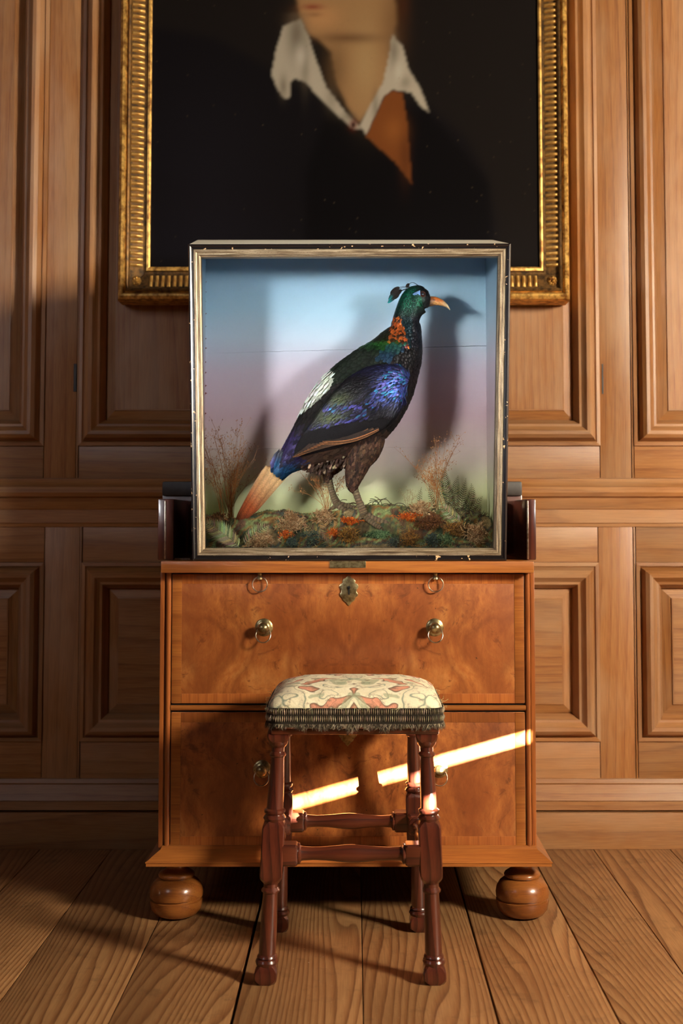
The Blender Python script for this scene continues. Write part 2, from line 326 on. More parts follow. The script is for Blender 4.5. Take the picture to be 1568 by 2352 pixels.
# plugged knife marks: small hinge scars on the two upper stiles
def run(name, prof, mat, kind='structure'):
    m = MB(); m.rings([[(xx, YW-o, z) for z, o in prof] for xx in (-2.6, 2.8)], closed_u=False, cap=False)
    o = m.build(name, mat, None, smooth=True, angle=28); tag(o, kind=kind); return o
H = zB-zC
run('trim_1', [(zB+.004, -.01), (zB, .012), (zB-.010, .016), (zB-.016, .022), (zB-.022, .036), (zB-.036, .042), (zB-.046, .036), (zB-.050, .026), (zB-.056, .024), (zB-.066, .019), (zB-.078, .013), (zB-.080, .010), (zB-.114, .010), (zB-.116, .006), (zC-.002, .004), (zC-.004, -.01)], pine_h)
zS = zz(1862)
run('trim_2', [(zF+.006, -.01), (zF+.002, .004), (zF-.008, .008), (zF-.012, .006), (zF-.030, .012), (zF-.050, .020), (zF-.052, .016), (zF-.074, .018), (zS+.006, .018), (zS+.002, .010)], pine_h)
bb = box('baseboard_back', (-2.6, .575, -.001), (2.8, .605, zS), pine_h, None, .004); tag(bb, kind='structure')
hs = MB(); hx = xs(178, 870); hs.box((hx-.010, YW-.003, zz(900)), (hx-.002, YW+.01, zz(836)), .001); tag(hs.build('hinge', leather, wall), 'dark rusted hinge leaf let into the left stile')
hs = MB(); hx = xs(1384, 870); hs.box((hx-.003, YW-.0018, zz(905)), (hx+.001, YW+.01, zz(836)), .0005); hs.build('hinge_mark', leather, wall)
# side walls, ceiling
wl = box('wall_left', (-2.7, -5.2, 0), (-2.6, .75, 3), mahog, None, 0); tag(wl, kind='structure')  # unseen wall, given dark wood to cut bounced light
ce = box('ceiling', (-2.7, -5.2, 3), (2.9, .75, 3.08), plain('dark_ceiling_boards', srgb(60, 48, 38), .8), None, 0); tag(ce, kind='structure')  # unseen ceiling, coloured dark to hold down bounced light
wf = box('wall_front', (-2.7, -5.3, 0), (2.9, -5.2, 3), mahog, None, 0); tag(wf, kind='structure')
m = MB(); y0, y1, z0, z1 = -3.3, -2.15, .62, 2.2
m.box((2.8, -5.2, 0), (2.9, y0, 3)); m.box((2.8, y1, 0), (2.9, .75, 3)); m.box((2.8, y0, 0), (2.9, y1, z0)); m.box((2.8, y0, z1), (2.9, y1, 3))
tag(m.build('wall_right', pine_v), kind='structure')
wi = box('window_1', (2.79, y0-.05, z0-.05), (2.86, y0, z1+.05), pine_v, None, .002); tag(wi, kind='structure')
box('jamb', (2.79, y1, z0-.05), (2.86, y1+.05, z1+.05), pine_v, wi); box('sill', (2.74, y0, z0-.05), (2.86, y1, z0), pine_h, wi); box('lintel', (2.79, y0, z1), (2.86, y1, z1+.05), pine_h, wi)
SZ = 1.052
box('shutter', (2.805, y0, z0), (2.83, y1, SZ), pine_h, wi, .001); box('shutter', (2.805, y0, SZ+.027), (2.83, y1, z1), pine_v, wi, .001)  # unseen closed shutters; the gap between them shapes the sun streak
box('slit_filler', (2.806, y0, SZ), (2.829, -3.06, SZ+.027), pine_h, wi, 0); box('slit_filler', (2.806, -2.44, SZ), (2.829, y1, SZ+.027), pine_h, wi, 0)  # unseen fillers, added to set the length of the sun slit
# ------------------------------------------------------------------ painting
Yp = YW-.075
pt = empty('framed_portrait', P(790, 700, YW), 'large dark oil portrait of a figure in open white collar, in ribbed gilt frame', 'painting')
Yc = YW-.062
cx0, cx1 = X(348, 300, Yc), X(1236, 300, Yc); cz0 = Z(614, Yc); cz1 = cz0+1.16
def canvas():
    st = .0040; nx = int((cx1-cx0)/st); nz = int((cz1-cz0)/st)
    gx = np.linspace(cx0, cx1, nx); gz = np.linspace(cz0, cz1, nz)
    sx = (gx-cx0)/(cx1-cx0)*888+348; sy = 614-(gz-cz0)/((P(800, 0, Yc).z-cz0)/614)
    XX, YY = np.meshgrid(sx, sy)
    def poly(pts, blur=3):
        ins = np.zeros(XX.shape, bool); n = len(pts)
        for i in range(n):
            x1, y1 = pts[i]; x2, y2 = pts[(i+1) % n]
            c = ((y1 > YY) != (y2 > YY)) & (XX < (x2-x1)*(YY-y1)/((y2-y1) or 1e-9)+x1); ins ^= c
        a = ins.astype(float)
        for _ in range(blur):
            for ax in (0, 1): a = (np.roll(a, 1, ax)+a*2+np.roll(a, -1, ax))/4
        return a[..., None]
    def g(cx, cy, rx, ry): return np.exp(-((XX-cx)/rx)**2-((YY-cy)/ry)**2)[..., None]
    C = np.zeros(XX.shape+(3,)); lay = lambda m, c: C.__setitem__(slice(None), C*(1-m)+np.array(srgb(*c))*m)
    C[:] = srgb(27, 23, 22)
    lay(poly([(980, 240), (1070, 320), (1115, 400), (1140, 520), (1130, 700), (340, 700), (340, 60), (500, 90), (620, 160), (760, 240)], 14)*.8, (17, 15, 19))
    lay(g(460, 420, 160, 260)*.35, (34, 32, 40)); lay(poly([(760, 230), (985, 260), (1120, 420), (1130, 700), (700, 700), (700, 400)], 9)*.75, (11, 9, 11))
    # head: loosely painted, cropped by the top of the photograph
    lay(poly([(672, -150), (660, -230), (690, -320), (780, -365), (880, -350), (950, -280), (965, -180), (950, -60), (925, 40), (890, 60), (800, 0), (700, -80)], 6), (48, 30, 20))
    lay(poly([(690, -250), (676, -160), (670, -100), (652, -52), (676, -36), (682, 0), (690, 46), (706, 78), (730, 90), (760, 120), (772, 190), (800, 250), (825, 285), (860, 240), (890, 180), (905, 110), (912, 30), (900, -60), (880, -170), (820, -250), (750, -275)], 3), (152, 118, 80))
    lay(g(712, -118, 22, 7)*.8, (60, 40, 30)); lay(g(806, -112, 24, 7)*.8, (60, 40, 30)); lay(g(714, -140, 28, 5)*.7, (70, 46, 30)); lay(g(808, -138, 32, 5)*.7, (70, 46, 30)); lay(g(690, -50, 20, 6)*.5, (90, 56, 38))
    lay(g(840, 150, 36, 90)*.5, (172, 146, 104)); lay(g(735, 40, 45, 30)*.6, (190, 140, 94)); lay(g(800, 88, 70, 12)*.65, (84, 56, 36)); lay(g(905, 60, 30, 90)*.5, (88, 58, 34))
    lay(g(770, 160, 26, 60)*.6, (98, 74, 48)); lay(g(717, 16, 24, 7)*.8, (126, 56, 42)); lay(g(722, 34, 18, 6)*.4, (100, 66, 44))
    lay(g(926, 10, 16, 40)*.7, (60, 34, 22))
    wh = (172, 164, 148)
    lay(poly([(650, 60), (690, 44), (706, 80), (722, 130), (748, 200), (795, 262), (828, 296), (815, 300), (786, 276), (742, 236), (700, 190), (678, 182), (664, 190), (668, 222), (655, 230), (638, 210), (622, 172), (634, 112)], 1), wh)
    lay(poly([(900, 80), (925, 108), (938, 160), (966, 206), (987, 264), (962, 240), (944, 214), (902, 208), (880, 226), (862, 268), (842, 312), (826, 292), (850, 244), (880, 190), (895, 120)], 1), wh)
    for q in ((680, 80, 22, 60, .75), (700, 150, 10, 60, .5), (650, 200, 10, 26, .6), (905, 120, 12, 40, .6), (930, 190, 14, 16, .45), (862, 250, 8, 40, .5), (800, 270, 20, 10, .5), (760, 230, 14, 30, .35)): lay(g(*q[:4])*q[4]*poly([(600, 30), (1000, 30), (1000, 330), (600, 330)], 1), (92, 82, 68))
    lay(g(690, 130, 14, 26)*.5, (206, 200, 186)); lay(g(915, 165, 12, 26)*.5, (200, 194, 178))
    lay(poly([(884, 222), (902, 209), (925, 216), (934, 280), (945, 424), (905, 372), (840, 316), (862, 268)], 1), (116, 66, 32))
    lay(g(905, 300, 26, 30)*.5, (150, 92, 44)); lay(g(930, 360, 14, 60)*.5, (70, 38, 22))
    lay(g(811, 288, 10, 12)*.9, (104, 44, 28)); lay(g(811, 289, 4, 6)*.9, (30, 26, 26))
    rs = np.random.RandomState(3); C *= (1+.006*rs.randn(*XX.shape, 1)); sp = rs.rand(*XX.shape) > .9982
    C[sp] = C[sp]*.8+np.array(srgb(110, 96, 76))*.2
    C = np.clip(C*.68, 0, 1)
    m = MB(); XG, ZG = np.meshgrid(gx, gz); m.v = [(a, Yc, b) for a, b in zip(XG.ravel().tolist(), ZG.ravel().tolist())]
    m.c = [tuple(q) for q in C.reshape(-1, 3).tolist()]
    m.f = [(j*nx+i, j*nx+i+1, (j+1)*nx+i+1, (j+1)*nx+i) for j in range(nz-1) for i in range(nx-1)]
    return m.build('painted_canvas', canvas_m, pt)
canvas()
bx = MB(); bx.box((cx0-.05, Yc+.004, cz0-.05), (cx1+.05, YW-.002, cz1+.05)); bx.build('backing_board', dark_void, pt)
fx0, fx1, fz0, fz1 = cx0-.074, cx1+.062, cz0-.084, cz1+.08
fw = .072
def fsweep(name, prof, mat, parent, kind=None):
    m = MB(); cs = [(cx0, cz0, -1, -1), (cx1, cz0, 1, -1), (cx1, cz1, 1, 1), (cx0, cz1, -1, 1), (cx0, cz0, -1, -1)]
    m.rings([[(cx+sx*i*(.93 if sx > 0 else 1.0), Yc-o, cz+sz*i*1.12) for i, o in prof] for cx, cz, sx, sz in cs], closed_u=False, cap=False)
    return m.build(name, mat, parent, smooth=True, angle=28)
frm = fsweep('picture_frame', [(.0, -.002), (.0, .006), (.004, .009), (.009, .008), (.011, .002), (.016, .002), (.050, .014), (.052, .022), (.058, .024), (.060, .018), (.062, .022), (.066, .030), (.071, .031), (.077, .026), (.080, .015), (.080, -.055)], gold, pt)
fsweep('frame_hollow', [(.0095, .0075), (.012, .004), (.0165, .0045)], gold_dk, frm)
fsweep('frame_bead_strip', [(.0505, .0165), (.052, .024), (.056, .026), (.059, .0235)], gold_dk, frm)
fsweep('frame_hollow', [(.0145, .0025), (.018, .0035), (.048, .0142), (.0505, .0150)], gold_dk, frm)  # dark strip under the ribs, painting in the shade between them
gold_rib = plain('burnished_gold_rib', srgb(238, 196, 112), .36, .55, 30, srgb(176, 128, 62), .1)
rib = MB(); rgs = []
for t, h in ((-.0165, .0008), (-.013, .0036), (-.006, .0058), (0, .0064), (.006, .0062), (.013, .0048), (.0165, .001)):
    rgs.append([(t, -h*math.sin(math.pi*j/6)-.0+.001*(j in (0, 6)), (.0044)*math.cos(math.pi*j/6)) for j in range(7)])
rib.rings(rgs, closed_u=False, cap=False); r0 = rib.build('rib', gold_rib, frm, smooth=True, angle=80); first = True
def place_rib(x, z, rot, s=1):
    global first
    o = r0 if first else r0.copy()
    if not first: COL.objects.link(o)
    first = False; tilt = math.atan2(.012, .034)
    o.parent = frm; o.matrix_parent_inverse = Matrix.Identity(4)
    o.matrix_basis = Matrix.Translation((x, Yc-.0098, z)) @ Matrix.Rotation(rot, 4, 'Y') @ Matrix.Rotation(-tilt*s, 4, 'Z')
rc = .034; pitch = .0152
n = int((cz1-cz0)/pitch)
for i in range(n):
    z = cz0+.004+i*pitch
    place_rib(cx0-rc, z, math.pi, 1); place_rib(cx1+rc*.93, z, 0, 1)
n2 = int((cx1-cx0)/pitch)
for i in range(n2):
    x = cx0+.004+i*pitch
    place_rib(x, cz0-rc*1.12, math.pi/2, 1); place_rib(x, cz1+rc*1.12, -math.pi/2, 1)
for sx in (-1, 1):
    m = MB(); cxx = (cx0-rc) if sx < 0 else (cx1+rc*.93); czz = cz0-rc*1.12
    for k in range(8):
        a = k*math.pi/4; m.lathe((cxx+.008*math.cos(a), Yc-.006, czz+.008*math.sin(a)), (cxx+.008*math.cos(a), Yc-.017, czz+.008*math.sin(a)), [(0, .006), (.5, .0058), (1, .0015)], 8)
    m.lathe((cxx, Yc-.006, czz), (cxx, Yc-.022, czz), [(0, .006), (.7, .005), (1, .001)], 10); m.build('corner_rosette', gold, frm, smooth=True, angle=60)
# ------------------------------------------------------------------ chest
def XC(px, Y=0): return X(px, 1600, Y)
cl, cr = XC(366), XC(1229); YF = 0.0; YB = .53
ch = empty('walnut_chest', (0, .25, 0), 'honey walnut two-drawer chest on bun feet with brass ring pulls, standing against the panelled wall', 'chest')
zp0 = Z(1990, -.03); zp1 = Z(1948, -.005); ztop = Z(1289, -.036); zsl = Z(1316, -.036)
car = MB(); car.box((cl+.001, .004, zp1-.004), (cl+.02, YB, zsl)); car.box((cr-.02, .004, zp1-.004), (cr-.001, YB, zsl)); car.box((cl+.018, YB-.02, zp1-.004), (cr-.018, YB, zsl)); car.box((cl+.018, .015, zp1-.004), (cr-.018, YB-.015, zp1+.008))
car.build('carcase', walnut_z, ch)
for xa, xb in ((XC(366), XC(376)), (XC(1219), XC(1229))): box('side_strip', (xa, -.001, zp1), (xb, .02, zsl), walnut_z, ch, .0015)
for xc in (XC(385.5), XC(1212.5)):
    m = MB(); m.rings([[(xc+.0056*math.cos(math.pi*j/8), -.0055*math.sin(math.pi*j/8)+.001, z) for j in range(9)] for z in (zp1, zsl)], closed_u=False, cap=False); m.build('bead', walnut_z, ch, smooth=True, angle=80)
zm = Z(1626, 0); m = MB(); m.rings([[(x, -.006*math.sin(math.pi*j/8)+.002, zm+.0058*math.cos(math.pi*j/8)) for j in range(9)] for x in (XC(392), XC(1207))], closed_u=False, cap=False)
m.build('bead', walnut_x, ch, smooth=True, angle=80)
box('divider', (cl+.015, .004, zm-.01), (cr-.015, .03, zm+.01), dark_void, ch, 0)
box('top_slab', (X(369, 1300, -.036), -.036, zsl), (X(1226, 1300, -.036), YB, ztop), walnut_x, ch, .002)
# plinth moulding
pl, pr = X(333, 1985, -.035), X(1269, 1985, -.035)
prof = [(zp1+.006, .001), (zp1+.004, -.004), (zp1-.002, -.006), (zp1-.012, -.020), (zp1-.020, -.030), (zp1-.022, -.034), (zp1-.024, -.034), (zp1-.025, -.0325), (zp0, -.0325), (zp0-.001, -.02)]
m = MB(); mx = (pl+pr)/2; inn = (pr-pl)/2-.034
m.rings([[(mx-inn+o, YB, z) for z, o in prof], [(mx-inn+o, o, z) for z, o in prof], [(mx+inn-o, o, z) for z, o in prof], [(mx+inn-o, YB, z) for z, o in prof]], closed_u=False, cap=False)
m.build('plinth', walnut_x, ch, smooth=True, angle=25); box('base_board', (pl+.03, -.01, zp0+.001), (pr-.03, YB, zp0+.012), dark_void, ch, 0)
def bun(x, y):
    m = MB(); hgt = zp0+.001
    pr_ = [(0, .020), (.01, .032), (.05, .044), (.14, .0525), (.26, .0555), (.30, .0555), (.312, .0515), (.338, .0515), (.35, .0555), (.42, .0565), (.52, .054), (.61, .0475), (.67, .038), (.68, .034), (.69, .034), (.70, .0375), (.73, .0385), (.76, .037), (.80, .030), (.84, .0225), (.88, .0205), (.92, .022), (.93, .028), (.96, .030), (1, .030)]
    m.lathe((x, y, 0), (x, y, hgt), pr_, 40); m.build('bun_foot', walnut_x, ch, smooth=True, angle=50)
fl_x, fr_x = X(405, 2050, .03), X(1199, 2050, .03)
for x, y in ((fl_x, .03), (fr_x, .03), (fl_x, .46), (fr_x, .46)): bun(x, y)
def drawer(za, zb, name='drawer'):
    xa, xb = XC(393), XC(1205)
    d = box(name, (xa, -.0005, za), (xb, .018, zb), veneer, ch, .002)
    b = .021
    for q in (((xa+.0008, -.0013, za+.0008), (xa+b, .001, zb-.0008)), ((xb-b, -.0013, za+.0008), (xb-.0008, .001, zb-.0008))): box('crossbanding', q[0], q[1], walnut_x, d, .0006)
    for q in (((xa+b+.0004, -.0013, za+.0008), (xb-b-.0004, .001, za+b)), ((xa+b+.0004, -.0013, zb-b), (xb-b-.0004, .001, zb-.0008))): box('crossbanding', q[0], q[1], walnut_z, d, .0006)
    return d
def knob(px, py, par):
    c = P(px, py, 0); m = MB()
    m.lathe((c.x, .001, c.z), (c.x, -.030, c.z), [(0, .0185), (.06, .019), (.10, .0175), (.13, .014), (.16, .0145), (.2, .010), (.3, .0065), (.5, .006), (.62, .010), (.72, .0118), (.84, .011), (.95, .006), (1, .0008)], 28)
    o = m.build('pull_knob', brass, par, smooth=True, angle=50)
    m = MB(); rr = .0155; cc = (c.x, -.021, c.z-.014)
    pts = [(cc[0]+rr*math.cos(a), cc[1]-.002+.006*math.sin(a), cc[2]+rr*math.sin(a)) for a in [2*math.pi*k/28 for k in range(29)]]
    m.tube(pts, .0014, 8); m.build('pull_ring', steel, par, smooth=True, angle=80)
def escutcheon(px, py, par):
    c = P(px, py, 0); out = [(0, 34), (4, 32), (7, 28), (12, 26), (15, 21), (14, 17), (19, 15), (22, 10), (21, 5), (18, 2), (18, -4), (21, -8), (20, -13), (15, -16), (14, -21), (10, -25), (6, -27), (4, -31), (0, -35)]
    out = out+[(-x, y) for x, y in out[-2:0:-1]]; s = .00093; m = MB()
    pts = [(c.x+x*s, c.z+y*s) for x, y in out]
    m.rings([[(x, .0005, z) for x, z in pts], [(x, -.0028, z) for x, z in pts], [(c.x+(x-c.x)*.92, -.0034, c.z+(z-c.z)*.93) for x, z in pts]])
    o = m.build('escutcheon', brass, par, smooth=True, angle=30)
    m = MB(); m.lathe((c.x, -.0033, c.z+.0065), (c.x, -.0042, c.z+.0065), [(0, .0032), (1, .0032)], 14); m.box((c.x-.0018, -.0042, c.z-.009), (c.x+.0018, -.0033, c.z+.006)); m.build('keyhole', dark_void, par)
du = drawer(Z(1616, 0), Z(1318, 0)); dl = drawer(Z(1944, 0), Z(1636, 0))
du['label'] = 'upper drawer with shield-shaped keyhole plate'; dl['label'] = 'lower drawer crossed by a streak of sunlight'
knob(606, 1441, du); knob(998, 1441, du); knob(602, 1766, dl); knob(1008, 1766, dl)
escutcheon(801, 1356, du); escutcheon(798, 1678, dl)
for px in (597, 1000):
    c = P(px, 1318, -.004); m = MB(); m.lathe((c.x, -.008, c.z+.001), (c.x, -.008, c.z-.014), [(0, .005), (.3, .004), (.5, .006), (.8, .0065), (1, .002)], 16)
    m.build('ring_stud', brass, ch, smooth=True)
    m = MB(); zc = c.z-.022; pts = [(c.x+.0158*math.cos(a), -.010, zc+.0158*math.sin(a)) for a in [2*math.pi*k/28 for k in range(29)]]; m.tube(pts, .0013, 8); m.build('drop_ring', steel, ch, smooth=True, angle=80)
# raised cheeks and opened lid
zck = Z(1146, .03)
for a, b, s in ((362, 399, 1), (1208, 1231, -1)):
    xa, xb = X(a, 1200, .03), X(b, 1200, .03)
    box('cheek', (xa, .03, ztop), (xb, .40, zck), mahog, ch, .004)
    xe = xb-.008 if s > 0 else xa+.002
    box('cheek_edge_highlight', ((xa+xb)/2-.003 if s > 0 else xa+.001, .0285, ztop+.002), ((xa+xb)/2+.001 if s > 0 else xa+.005, .034, zck-.004), steel, ch, .001)  # pale strip standing in for the highlight along each cheek's edge
lidz = Z(1106, .42)
box('lid_panel', (X(374, 1130, .42), .41, ztop), (X(1197, 1130, .42), .43, lidz-.03), mahog_x, ch, .003)
box('lid_edge', (X(373, 1130, .41), .40, lidz-.036), (X(1198, 1130, .41), .44, lidz), leather, ch, .006)
m = MB(); m.box((X(757, 1296, -.036), -.0385, Z(1304, -.036)), (X(840, 1296, -.036), -.035, ztop+.0005), .0006); m.build('lock_plate', brass, ch)
box('hinge_leaf', (X(399, 1280, .05), .05, ztop-.0005), (X(436, 1280, .05), .075, ztop+.0035), steel, ch, .0006)
# ------------------------------------------------------------------ display case
YG = -.030
zb = ztop+.0005
fc = [P(441, 1286, YG), P(1163, 1286, YG), P(1173, 559, YG), P(432, 561, YG)]
fc[0].z = fc[1].z = zb
YK = .235
kb = [P(457, 1200, YK), P(1131, 1200, YK), P(1131, 551, YK), P(454, 551, YK)]; kb[0].z = kb[1].z = zb
vc = empty('display_case', ((fc[0].x+fc[1].x)/2, .1, zb), 'glazed case with chipped black and silvered frame and painted sky inside, on the chest', 'display case')
def cas(name, prof, mats):
    cs = [(fc[0], 1, 1), (fc[1], -1, 1), (fc[2], -1, -1), (fc[3], 1, -1)]; r = []
    for k in range(4):
        m = MB(); rg = []
        for j in (k, (k+1) % 4):
            c, sx, sz = cs[j]; rg.append([(c.x+sx*i, YG-o, c.z+sz*i) for i, o in prof])
        m.rings(rg, closed_u=False, cap=False); r.append(m.build(name, mats[k % 2], vc, smooth=True, angle=25))
    return r
cas('black_moulding', [(.0, -.012), (.0, .0), (.001, .0025), (.004, .004), (.0065, .0025), (.0075, .0008), (.010, .001), (.0115, -.001), (.012, -.006)], (black_m, black_m))
cas('silvered_moulding', [(.0115, -.006), (.0115, .0005), (.016, .0005), (.0185, -.001), (.020, .0), (.0225, -.0005), (.0235, -.004), (.0262, -.006), (.0272, -.016), (.0272, -.022)], (silv_h, silv_v))
t = .014
def slab(name, quad_f, quad_b, mat):  # board given by front edge quad (4 corners) and rear quad
    m = MB(); m.rings([quad_f, quad_b]); return m.build(name, mat, vc)
f0, f1, f2, f3 = fc; k0, k1, k2, k3 = kb; yf = YG+.008
def V(x, y, z): return Vector((x, y, z))
slab('case_base', [V(f0.x+.002, yf, zb), V(f1.x-.002, yf, zb), V(f1.x-.002, yf, zb+.012), V(f0.x+.002, yf, zb+.012)], [V(k0.x, YK, zb), V(k1.x, YK, zb), V(k1.x, YK, zb+.012), V(k0.x, YK, zb+.012)], black_m)
slab('case_top', [V(f3.x+.001, YG+.001, f3.z-.010), V(f2.x-.001, YG+.001, f2.z-.010), V(f2.x-.001, YG+.001, f2.z-.0005), V(f3.x+.001, YG+.001, f3.z-.0005)], [V(k3.x, YK, k3.z-.012), V(k2.x, YK, k2.z-.012), V(k2.x, YK, k2.z), V(k3.x, YK, k3.z)], grey_wood)
iy = YK-.012; xl, xr = X(470, 900, iy), X(1117, 900, iy)
zI = zb+.012
def inner_side(xo_b, xo_t, xi_b, kx, ki, nm):
    sg = 1 if xi_b > xo_b else -1
    return slab(nm, [V(xo_b, yf, zI), V(xo_b+sg*.012, yf, zI), V(xo_t+sg*.012, yf, f2.z-.012), V(xo_t, yf, f2.z-.012)], [V(kx, YK, zI), V(ki, YK, zI), V(ki, YK, k2.z-.014), V(kx, YK, k2.z-.014)], sky_m)
inner_side(f0.x+.002, f3.x+.002, f0.x+.02, k3.x, xl, 'painted_side_panel'); inner_side(f1.x-.002, f2.x-.002, f1.x-.02, k2.x, xr, 'painted_side_panel')
for xb_, xt_, kk, sg in ((f0.x+.002, f3.x+.002, k3.x, -1), (f1.x-.002, f2.x-.002, k2.x, 1)):
    slab('case_side', [V(xb_, yf, zb+.001), V(xb_+sg*.0015, yf, zb+.001), V(xt_+sg*.0015, yf, f2.z-.011), V(xt_, yf, f2.z-.011)], [V(kk, YK, zb+.001), V(kk+sg*.0015, YK, zb+.001), V(kk+sg*.0015, YK, k2.z-.012), V(kk, YK, k2.z-.012)], black_m)
m = MB(); m.rings([[V(xl, yf+.02, f2.z-.0125), V(xr, yf+.02, f2.z-.0125), V(xr, yf+.02, f2.z-.0145), V(xl, yf+.02, f2.z-.0145)], [V(xl, iy, k2.z-.0125), V(xr, iy, k2.z-.0125), V(xr, iy, k2.z-.0145), V(xl, iy, k2.z-.0145)]]); m.build('case_ceiling', sky_m, vc)
# back boards with irregular joints
def bb_(zl0, zr0, zl1, zr1):
    m = MB(); n = 70; fr = []; 
    for k in range(n+1):
        u = k/n; x = xl-.002+(xr-xl+.004)*u
        a = zl0+(zr0-zl0)*u+(.0009*noise.noise(Vector((u*45, zl0*7, 0))) if zl0 > zI+.01 else 0); b = zl1+(zr1-zl1)*u+(.0009*noise.noise(Vector((u*45, zl1*7, 0))) if zl1 < k2.z-.02 else 0)
        fr.append([(x, iy, a), (x, iy, b), (x, iy+.008, b), (x, iy+.008, a)])
    m.rings(fr); return m.build('back_board', sky_m, vc)
za, zb_ = Z(1031, iy), Z(1026, iy); zc_, zd = Z(812, iy), Z(794, iy)
bb_(zI, zI, za-.0006, zb_-.0001); bb_(za+.0001, zb_+.0001, zc_-.0001, zd-.0006); bb_(zc_+.0001, zd+.0006, k2.z-.014, k2.z-.014)
box('back_lining', (xl-.001, iy+.009, zI), (xr+.001, iy+.012, k2.z-.02), leather, vc, 0)
m = MB()
for i in range(17):
    py = 596+i*26+R.uniform(-7, 7)+(i > 12)*(i-12)*22; c = P(471, py, iy-.003); s = R.uniform(.6, 1.2)
    if py > 1190: continue
    m.add([c+V(-.0015, 0, .004*s), c+V(.004*s, -.001, .002), c+V(.001, 0, -.0005), c+V(-.0018, .001, -.005*s), c+V(-.0025, .001, 0)], [(0, 1, 2), (0, 2, 4), (4, 2, 3)])
tag(m.build('paper_tear', plain('torn_lining_red', srgb(120, 44, 26), .8), vc, kind='stuff'), 'ragged red-brown tears down the left inner corner')
box('glass_pane', (f0.x+.014, YG+.012, zb+.014), (f1.x-.014, YG+.0135, f3.z-.016), glass_m, vc, 0)
# ------------------------------------------------------------------ groundwork
YBd = .10
topc = [(430, 1192), (470, 1188), (520, 1196), (560, 1190), (610, 1178), (660, 1176), (710, 1182), (770, 1176), (840, 1163), (900, 1160), (950, 1168), (1000, 1172), (1060, 1172), (1110, 1186), (1160, 1206)]
def top_at(px):
    for (a, b), (c, d) in zip(topc, topc[1:]):
        if a <= px <= c: return b+(d-b)*(px-a)/(c-a)
    return topc[0][1] if px < 430 else topc[-1][1]
gy0, gy1 = .012, iy-.004
def gh(x, y):
    px = PX+x*F/(y-CY); zr = Z(top_at(px), .12)
    u = min(1, max(0, (y-gy0)/.10)); e = u*u*(3-2*u)
    base = zI+.006+(zr-zI-.006)*(.08+.92*e)
    return base+.007*noise.noise(Vector((x*22, y*30, 0)))*(.3+e*.7)+.003*noise.noise(Vector((x*70, y*70, 3)))
gw = empty('moss_groundwork', (0, .1, zI), 'mossy earth mound covering the floor of the glazed case', 'moss base')
PAL = [srgb(92, 74, 48), srgb(112, 110, 68), srgb(76, 86, 64), srgb(156, 112, 60), srgb(140, 148, 92), srgb(112, 78, 56), srgb(78, 84, 72), srgb(150, 124, 84)]
def pal(x, y, z=0):
    t = (noise.noise(Vector((x*26+5, y*26, z*26)))+.5)*len(PAL)*.99; i = max(0, min(len(PAL)-1, int(t))); c = PAL[i]; j = .55+R.random()*.85
    return (c[0]*j, c[1]*j, c[2]*j)
m = MB(); nx, ny = 150, 46; gxl, gxr = xl+.004, xr-.004
for j in range(ny):
    for i in range(nx):
        y = gy0+(gy1-gy0)*j/(ny-1); sx0 = gxl+.004*(1-j/ny); x = sx0+(gxr-sx0)*i/(nx-1); m.v.append((x, y, gh(x, y))); m.c.append(pal(x, y))
m.f = [(j*nx+i, j*nx+i+1, (j+1)*nx+i+1, (j+1)*nx+i) for j in range(ny-1) for i in range(nx-1)]
n0 = len(m.v)
for i in range(nx): x, y, z = m.v[i]; m.v.append((x, y, zI+.0005)); m.c.append(PAL[0])
m.f += [(i, n0+i, n0+i+1, i+1) for i in range(nx-1)]
m.build('earth_mound', moss_m, gw, smooth=True, angle=180)
m = MB()
for k in range(9000):
    x = R.uniform(gxl+.004, gxr-.004); y = gy0+(gy1-gy0-.01)*R.random()**1.3; z = gh(x, y); c = pal(x, y)
    h = R.uniform(.002, .006); d = V(R.gauss(0, .5), R.gauss(-.3, .4), 1).normalized()*h; s = V(R.uniform(-1, 1), R.uniform(-1, 1), R.uniform(-.5, .5))*.0012
    p = V(x, y, z-.0008); m.add([p-s, p+s, p+d+s*.3], [(0, 1, 2)], c)
m.build('moss_tufts', moss_m, gw, kind='stuff')
def curls(px, py, rx, rz, cols, n, label, cat, Y=None, name='lichen_clump', seg=4, step=.0042, rad=.0009, group=None):
    Y = Y if Y is not None else .06; c = P(px, py, Y); s = (Y-CY)/F; a, b = rx*s, rz*s
    x0, x1 = xl+.01, xr-.01
    m = MB()
    for k in range(n):
        th = R.uniform(0, math.pi); ph = R.uniform(0, 2*math.pi); rr = R.random()**.5
        rr *= .75+.9*noise.noise(Vector((math.cos(ph)*math.sin(th)*2.2+px*.37, math.cos(th)*2.2, py*.21)))
        dr = V(math.cos(ph)*math.sin(th), -abs(math.sin(ph)*math.sin(th)), math.cos(th))
        p = c+V(dr.x*a*rr, dr.y*min(a, .016)*rr, dr.z*b*rr); pts = [p]; d = (dr+V(R.gauss(0, .5), R.gauss(0, .4), R.gauss(.3, .5))).normalized()
        for q in range(seg): d = (d+V(R.gauss(0, .6), R.gauss(0, .5), R.gauss(0, .6))).normalized(); p = p+d*step; pts.append(p)
        cc = cols[R.randrange(len(cols))]; j = .6+R.random()*.7; r0_ = rad*R.uniform(.8, 1.3)
        for p_ in pts: p_.x = min(max(p_.x, x0), x1); p_.y = max(p_.y, YG+.018)
        m.tube(pts, [r0_*(1-.15*i) for i in range(len(pts))], 3, col=tuple(v*j for v in cc))
    o = m.build(name, moss_m, None); tag(o, label, cat, group); return o
TAN = [srgb(186, 144, 98), srgb(206, 168, 122), srgb(160, 112, 70)]; ORG = [srgb(214, 92, 24), srgb(186, 74, 22), srgb(226, 122, 34)]; OCH = [srgb(176, 122, 52), srgb(140, 92, 44), srgb(112, 78, 42)]
